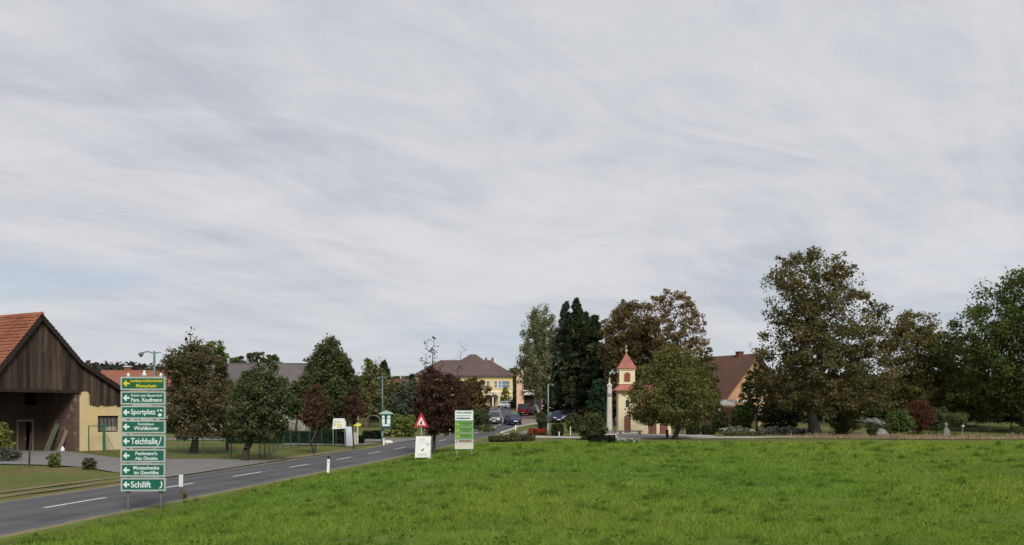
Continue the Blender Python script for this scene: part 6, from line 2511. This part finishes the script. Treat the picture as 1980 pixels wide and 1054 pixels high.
hedge('hedge', 'long dark clipped hedge behind the green wire fence', at(440, 80), at(669, 80), 79.6, 80.8, .98, [(.018, .030, .016), (.026, .040, .02)], n=9000, leaf=.13, seed=61)
hedge('hedge', 'short dark clipped hedge left of the lamp pole with the notice case', at(703, 90), at(739, 90), 89.5, 90.7, .80, [(.018, .028, .014), (.025, .036, .018)], n=2600, leaf=.13, seed=62)
hedge('clipped_bush', 'dark block shaped bush right of the yellow arrow sign', at(691, 81.5), at(703.5, 81.5), 81.2, 81.8, .72, [(.016, .024, .013), (.022, .03, .016)], n=900, leaf=.11, seed=63, cat='bush', roundness=.35)
hedge('hedge', 'low hedge far behind the orchard on the left lawn', at(280, 104), at(345, 104), 103, 104, 1.1, DG, n=2500, leaf=.2, seed=64)
shrub('weed_clump', 'weeds growing at the foot of the marker post with the wooden foot', 355, 32.6, [(950, 351, 358), (956, 349, 362), (965, 350, 361)], [(.10, .10, .03), (.13, .10, .04)], seed=65, n=260, leaf=.06, ncl=14, cat='weeds')

tree('garden_tree', 'dark tree in the gap between the leaning orchard tree and the cone shaped tree', 572, 106, [(738, 562, 584), (755, 552, 596), (785, 550, 598), (812, 558, 592)], DG + OL[:1], n=4200, ncl=60, leaf=.24, r=.14, seed=132)
tree('garden_tree', 'brownish tree in the gap behind the two dark orchard trees', 447, 92, [(742, 438, 456), (760, 426, 468), (790, 422, 472), (822, 430, 466)], OL + BR[:1], n=4200, ncl=60, leaf=.2, r=.12, seed=133)
tree('garden_tree', 'olive tree behind the lamp pole with the notice case', 728, 132, [(715, 716, 742), (735, 704, 758), (770, 700, 764), (805, 708, 756)], OL + GY, n=5000, ncl=70, leaf=.28, r=.16, seed=134)
# --- centre: birch, spruces, bushes
tree('birch', 'tall drooping birch in front of the pink house', 1047, 141,
     [(588, 1040, 1052), (600, 1028, 1066), (622, 1016, 1078), (650, 1009, 1084), (685, 1002, 1088), (715, 1001, 1088), (740, 1006, 1086), (762, 1018, 1082), (776, 1034, 1074)],
     [(.092, .105, .050), (.11, .12, .058), (.075, .09, .042), (.125, .12, .058)], n=26000, ncl=230, leaf=.20, r=.22, seed=71, loose=.2, flat=1.7, crad=.085, droop=1.2, elong=1.8, bark=BARK_BIRCH, lead=.9, clump=1.5)
spruce('spruce', 'tall pale tipped spruce directly right of the birch', 1094, 139, 582, 30, [(.046, .060, .044), (.058, .072, .054), (.038, .050, .038)], bottom_py=768, n=14000, leaf=.36, seed=72)
spruce('spruce', 'tallest dark spruce with the highest tip, second from the birch', 1115, 136, 577, 32, SP, n=14000, leaf=.36, seed=73, bottom_py=766)
spruce('spruce', 'dark spruce with a lower tip left of the brown chestnut', 1150, 134, 607, 30, SP, n=11000, leaf=.36, seed=74, bottom_py=766)
spruce('spruce', 'spruce filling the gap between the two tall tips right of the birch', 1133, 145, 604, 32, SP, n=10000, leaf=.36, seed=75, bottom_py=766)
tree('garden_tree', 'dark broad tree below the spruces behind the parked cars', 1120, 170, [(700, 1090, 1150), (730, 1065, 1180), (770, 1060, 1185), (798, 1070, 1180)], DG, n=8000, ncl=90, leaf=.4, r=.3, seed=76)
tree('garden_tree', 'dark green tree low behind the stone column', 1160, 124, [(735, 1145, 1180), (760, 1136, 1195), (790, 1134, 1200), (815, 1140, 1195)], [(.022, .042, .022), (.03, .052, .026)], n=6000, ncl=70, leaf=.26, r=.16, seed=77)
shrub('big_bush', 'broad dark green bush left of the stone column', 1146, 86, [(801, 1134, 1160), (812, 1122, 1170), (828, 1116, 1174), (843, 1122, 1172), (852, 1132, 1166)],
      [(.045, .058, .024), (.06, .072, .03), (.036, .045, .02)], seed=78, n=5200, leaf=.15, ncl=80)
hedge('clipped_box', 'black green clipped box block at the meadow edge below the stone column', at(1139, 77), at(1189, 77), 76.6, 77.5, .66, [(.010, .016, .009), (.015, .022, .012)], n=2600, leaf=.08, seed=79)
hedge('clipped_shrub', 'clipped dark green shrub left of the pale street lamp', at(1041, 99), at(1062, 99), 100, 101.2, 1.45, [(.030, .046, .022), (.04, .06, .028)], n=2200, leaf=.13, seed=80, cat='shrub', roundness=.3)
hedge('clipped_shrub', 'round clipped shrub with pale top right of the pale street lamp', at(1066, 95.5), at(1090, 95.5), 95, 96.2, 1.30, [(.050, .058, .030), (.065, .07, .036), (.035, .045, .022)], n=2200, leaf=.13, seed=81, cat='shrub', roundness=.55)
shrub('garden_shrub', 'dark shrub between the round clipped shrub and the big bush', 1108, 104, [(800, 1100, 1118), (812, 1090, 1128), (826, 1092, 1128), (834, 1098, 1122)], DG, seed=82, n=2600, leaf=.18)
shrub('garden_shrub', 'dark green bush at the parking entrance below the red van', 1046, 124, [(798, 1038, 1052), (804, 1034, 1058), (812, 1036, 1058), (818, 1040, 1054)], DG, seed=83, n=1900, leaf=.2)
shrub('columnar_shrub', 'yellow green columnar shrub before the yellow building', 977, 229, [(748, 973, 980), (758, 969, 985), (772, 968, 985), (783, 972, 982)], [(.11, .12, .03), (.13, .13, .04)], seed=84, n=1600, leaf=.3)
shrub('garden_shrub', 'dark shrubs at the roadside right of the white car', 1001, 200, [(770, 990, 1006), (778, 984, 1010), (789, 986, 1010)], DG + RD[:1], seed=85, n=1500, leaf=.28)
tree('garden_tree', 'dark distant trees behind the gap between yellow building and pink house', 990, 300, [(712, 982, 998), (722, 972, 1008), (745, 970, 1012), (775, 975, 1008)], DG, n=3200, ncl=45, leaf=.55, r=.3, seed=86)

# --- chapel group
tree('chestnut', 'brown leaved broad chestnut behind the chapel tower', 1228, 124,
     [(583, 1200, 1252), (598, 1180, 1268), (622, 1166, 1278), (655, 1158, 1286), (700, 1157, 1294), (745, 1162, 1294), (785, 1178, 1276), (808, 1196, 1260)],
     [(.075, .058, .026), (.06, .05, .023), (.09, .068, .03), (.05, .048, .02)], n=30000, ncl=260, leaf=.27, r=.40, seed=91, top_cols=BR)
tree('chestnut', 'sparse brown chestnut with see through crown rising behind the chapel tree', 1312, 117,
     [(563, 1278, 1318), (576, 1258, 1342), (600, 1243, 1358), (630, 1246, 1366), (660, 1255, 1372), (690, 1262, 1380), (715, 1272, 1372)],
     [(.11, .082, .040), (.095, .072, .038), (.13, .095, .048)], n=7600, ncl=230, leaf=.24, r=.36, seed=92, crad=.075, clump=1.9, fill=.35, loose=.06)
tree('chapel_tree', 'round olive green tree standing in front of the chapel', 1303, 88.5,
     [(668, 1284, 1318), (684, 1264, 1340), (708, 1246, 1358), (735, 1226, 1374), (762, 1214, 1384), (788, 1210, 1386), (808, 1220, 1376), (822, 1246, 1350)],
     [(.062, .070, .022), (.082, .084, .026), (.05, .058, .02), (.10, .088, .032)], n=24000, ncl=230, leaf=.18, r=.22, seed=93, crad=.095)
hedge('round_shrub', 'dark round clipped shrub right of the chapel tree, left of two', at(1326, 97.5), at(1354, 97.5), 97, 98.4, 1.1, DG, n=2000, leaf=.13, seed=94, cat='shrub', roundness=.6)
hedge('round_shrub', 'dark low clipped shrub at the path, right of two', at(1357, 99), at(1384, 99), 98.5, 99.7, 1.0, DG, n=2000, leaf=.13, seed=95, cat='shrub', roundness=.5)
tree('garden_tree', 'brownish bushy tree between the chapel tree and the red roof', 1368, 108, [(672, 1350, 1372), (692, 1340, 1386), (730, 1338, 1390), (770, 1340, 1396), (808, 1350, 1392)], OL + BR[:1], n=7500, ncl=90, leaf=.22, r=.16, seed=96)
shrub('garden_shrub', 'bushy dark green shrub before the veranda of the red roofed house', 1432, 106, [(785, 1422, 1446), (798, 1412, 1456), (815, 1412, 1458), (832, 1420, 1450)], MG, seed=97, n=3400, leaf=.17)
shrub('garden_shrub', 'dark shrub left of the veranda posts', 1392, 106, [(796, 1384, 1402), (808, 1374, 1410), (822, 1376, 1410), (832, 1382, 1404)], DG, seed=98, n=2600, leaf=.17)
shrub('garden_shrub', 'tall leafy shrub covering the orange gable left of the big tree', 1447, 112, [(725, 1438, 1456), (745, 1430, 1466), (775, 1428, 1468), (800, 1430, 1464)], DG + OL, seed=99, n=1100, leaf=.2, ncl=40)
shrub('dark_shrub', 'black green shrub under the left branches of the big tree', 1503, 106, [(770, 1480, 1525), (790, 1466, 1545), (812, 1464, 1550), (828, 1472, 1545)], SP, seed=100, n=5000, leaf=.2, ncl=70)
tree('garden_tree', 'loose leafy young tree before the orange gable, left of the big tree', 1464, 109, [(700, 1452, 1478), (722, 1440, 1490), (755, 1434, 1494), (790, 1436, 1492), (815, 1446, 1482)], OL + DG, n=3600, ncl=70, leaf=.2, r=.09, seed=131, clump=1.6)
# --- the big tree and the right side
tree('walnut_tree', 'big broad tree with brown green crown and thick dark trunk at the meadow edge', 1577, 98.5,
     [(483, 1550, 1590), (497, 1510, 1622), (515, 1482, 1648), (545, 1471, 1672), (580, 1474, 1688), (620, 1478, 1712), (660, 1473, 1722), (690, 1462, 1728), (740, 1456, 1730), (770, 1466, 1724), (790, 1488, 1712), (803, 1530, 1690)],
     [(.055, .055, .022), (.07, .064, .026), (.042, .044, .018), (.085, .066, .03)], n=38000, ncl=330, leaf=.24, r=.52, seed=111, bark=BARK_DARK, crad=.066, top_cols=BR + OL, fill=.3, clump=1.3, shell=.5, loose=.12, lumpy=.7)
tree('garden_tree', 'olive brown tree directly right of the big tree', 1768, 114,
     [(604, 1748, 1792), (620, 1722, 1818), (650, 1704, 1834), (690, 1696, 1842), (740, 1696, 1842), (785, 1706, 1834), (812, 1722, 1820)],
     OL, n=19000, ncl=200, leaf=.25, r=.28, seed=112, top_cols=BR)
tree('garden_tree', 'dark shaded tree between the olive brown tree and the green maple', 1862, 122,
     [(648, 1848, 1890), (672, 1826, 1915), (710, 1812, 1932), (755, 1808, 1938), (795, 1818, 1930), (815, 1835, 1915)], DG, n=13000, ncl=140, leaf=.28, r=.28, seed=113)
tree('maple', 'large fresh green maple cut by the right edge', 1985, 106,
     [(519, 1966, 2035), (533, 1928, 2075), (560, 1895, 2100), (595, 1868, 2125), (635, 1842, 2145), (680, 1830, 2158), (730, 1832, 2156), (775, 1850, 2140), (805, 1885, 2105)],
     [(.038, .052, .016), (.050, .066, .019), (.030, .041, .013), (.066, .078, .024)], n=44000, ncl=330, leaf=.27, r=.5, seed=114, crad=.075)
shrub('red_shrub', 'wine red leaved shrub right of the green bush below the trees', 1776, 101.5, [(776, 1762, 1796), (786, 1750, 1804), (803, 1746, 1806), (820, 1750, 1803), (834, 1760, 1790)],
      [(.062, .027, .019), (.05, .023, .017), (.08, .036, .023)], seed=115, n=4200, leaf=.15, ncl=70)
shrub('garden_shrub', 'fresh green bush left of the wine red shrub', 1737, 99.5, [(795, 1722, 1752), (808, 1712, 1764), (824, 1712, 1766), (838, 1720, 1758)], MG, seed=116, n=3800, leaf=.15, ncl=65)
shrub('garden_shrub', 'dark bush left of the pale arching stone', 1637, 101, [(796, 1618, 1650), (810, 1604, 1664), (826, 1604, 1662), (840, 1616, 1652)], OL + DG, seed=117, n=3200, leaf=.16)
shrub('garden_shrub', 'small dark bush in front of the pale arching stone', 1688, 97, [(818, 1678, 1694), (826, 1672, 1702), (838, 1674, 1700), (844, 1680, 1694)], DG, seed=118, n=1500, leaf=.13)
tree('umbrella_shrub', 'umbrella shaped garden shrub on a short stem between statue and lantern', 1848, 98.5, [(800, 1832, 1864), (808, 1822, 1874), (816, 1826, 1870), (821, 1836, 1860)],
     [(.065, .08, .03), (.05, .065, .025)], n=2200, ncl=45, leaf=.13, r=.07, seed=119, cat='shrub', lead=.5, crad=.16)
shrub('garden_shrub', 'dark bush at the right edge of the stalk strip', 1966, 96, [(824, 1958, 1976), (832, 1952, 1984), (841, 1955, 1982)], DG, seed=120, n=1300, leaf=.14)
shrub('purple_shrub', 'dark purple brown shrub under the maple at the right edge', 1955, 112, [(752, 1932, 1975), (772, 1915, 1995), (795, 1912, 2000), (815, 1922, 1992)], PU, seed=121, n=4800, leaf=.2, ncl=75)
shrub('garden_shrub', 'grey green bush behind the pale stone figure', 1812, 103, [(790, 1800, 1828), (804, 1790, 1838), (820, 1792, 1836), (832, 1800, 1828)], DG + GY, seed=122, n=2600, leaf=.17)


def thicket():
    # unbroken dark undergrowth, added to block skylight and close the view below the crowns on the right and behind the chapel
    rng = np.random.default_rng(77)
    parts = []
    for x0, x1, y, h, m, cols_ in ((27, 100, 133, 8.5, 22000, SP + DG), (5, 27, 150, 7.0, 9000, SP + DG), (-52, -12, 150, 4.2, 7000, DG + OL), (-75, -28, 124, 2.6, 5000, DG)):
        x = rng.uniform(x0, x1, m)
        yy = y + rng.normal(size=m) * 1.2 + 1.5 * np.sin(x * .4)
        top = h * (.78 + .14 * np.sin(x * .55) + .10 * np.sin(x * 1.4 + 2))
        z = tz(x, yy) + .1 + rng.random(m) ** .8 * top
        T = mix_cols(rng, cols_, m) * np.exp(rng.normal(size=(m, 1)) * .25)
        parts.append(leaf_quads(rng, np.stack([x, yy, z], 1), .42, T, None, .3))
    V = np.concatenate([p[0] for p in parts])
    Fc = np.arange(len(V)).reshape(-1, 4)
    T = np.concatenate([p[2] for p in parts])
    np_mesh('undergrowth', V, Fc, LEAF, T, kind='stuff')


thicket()
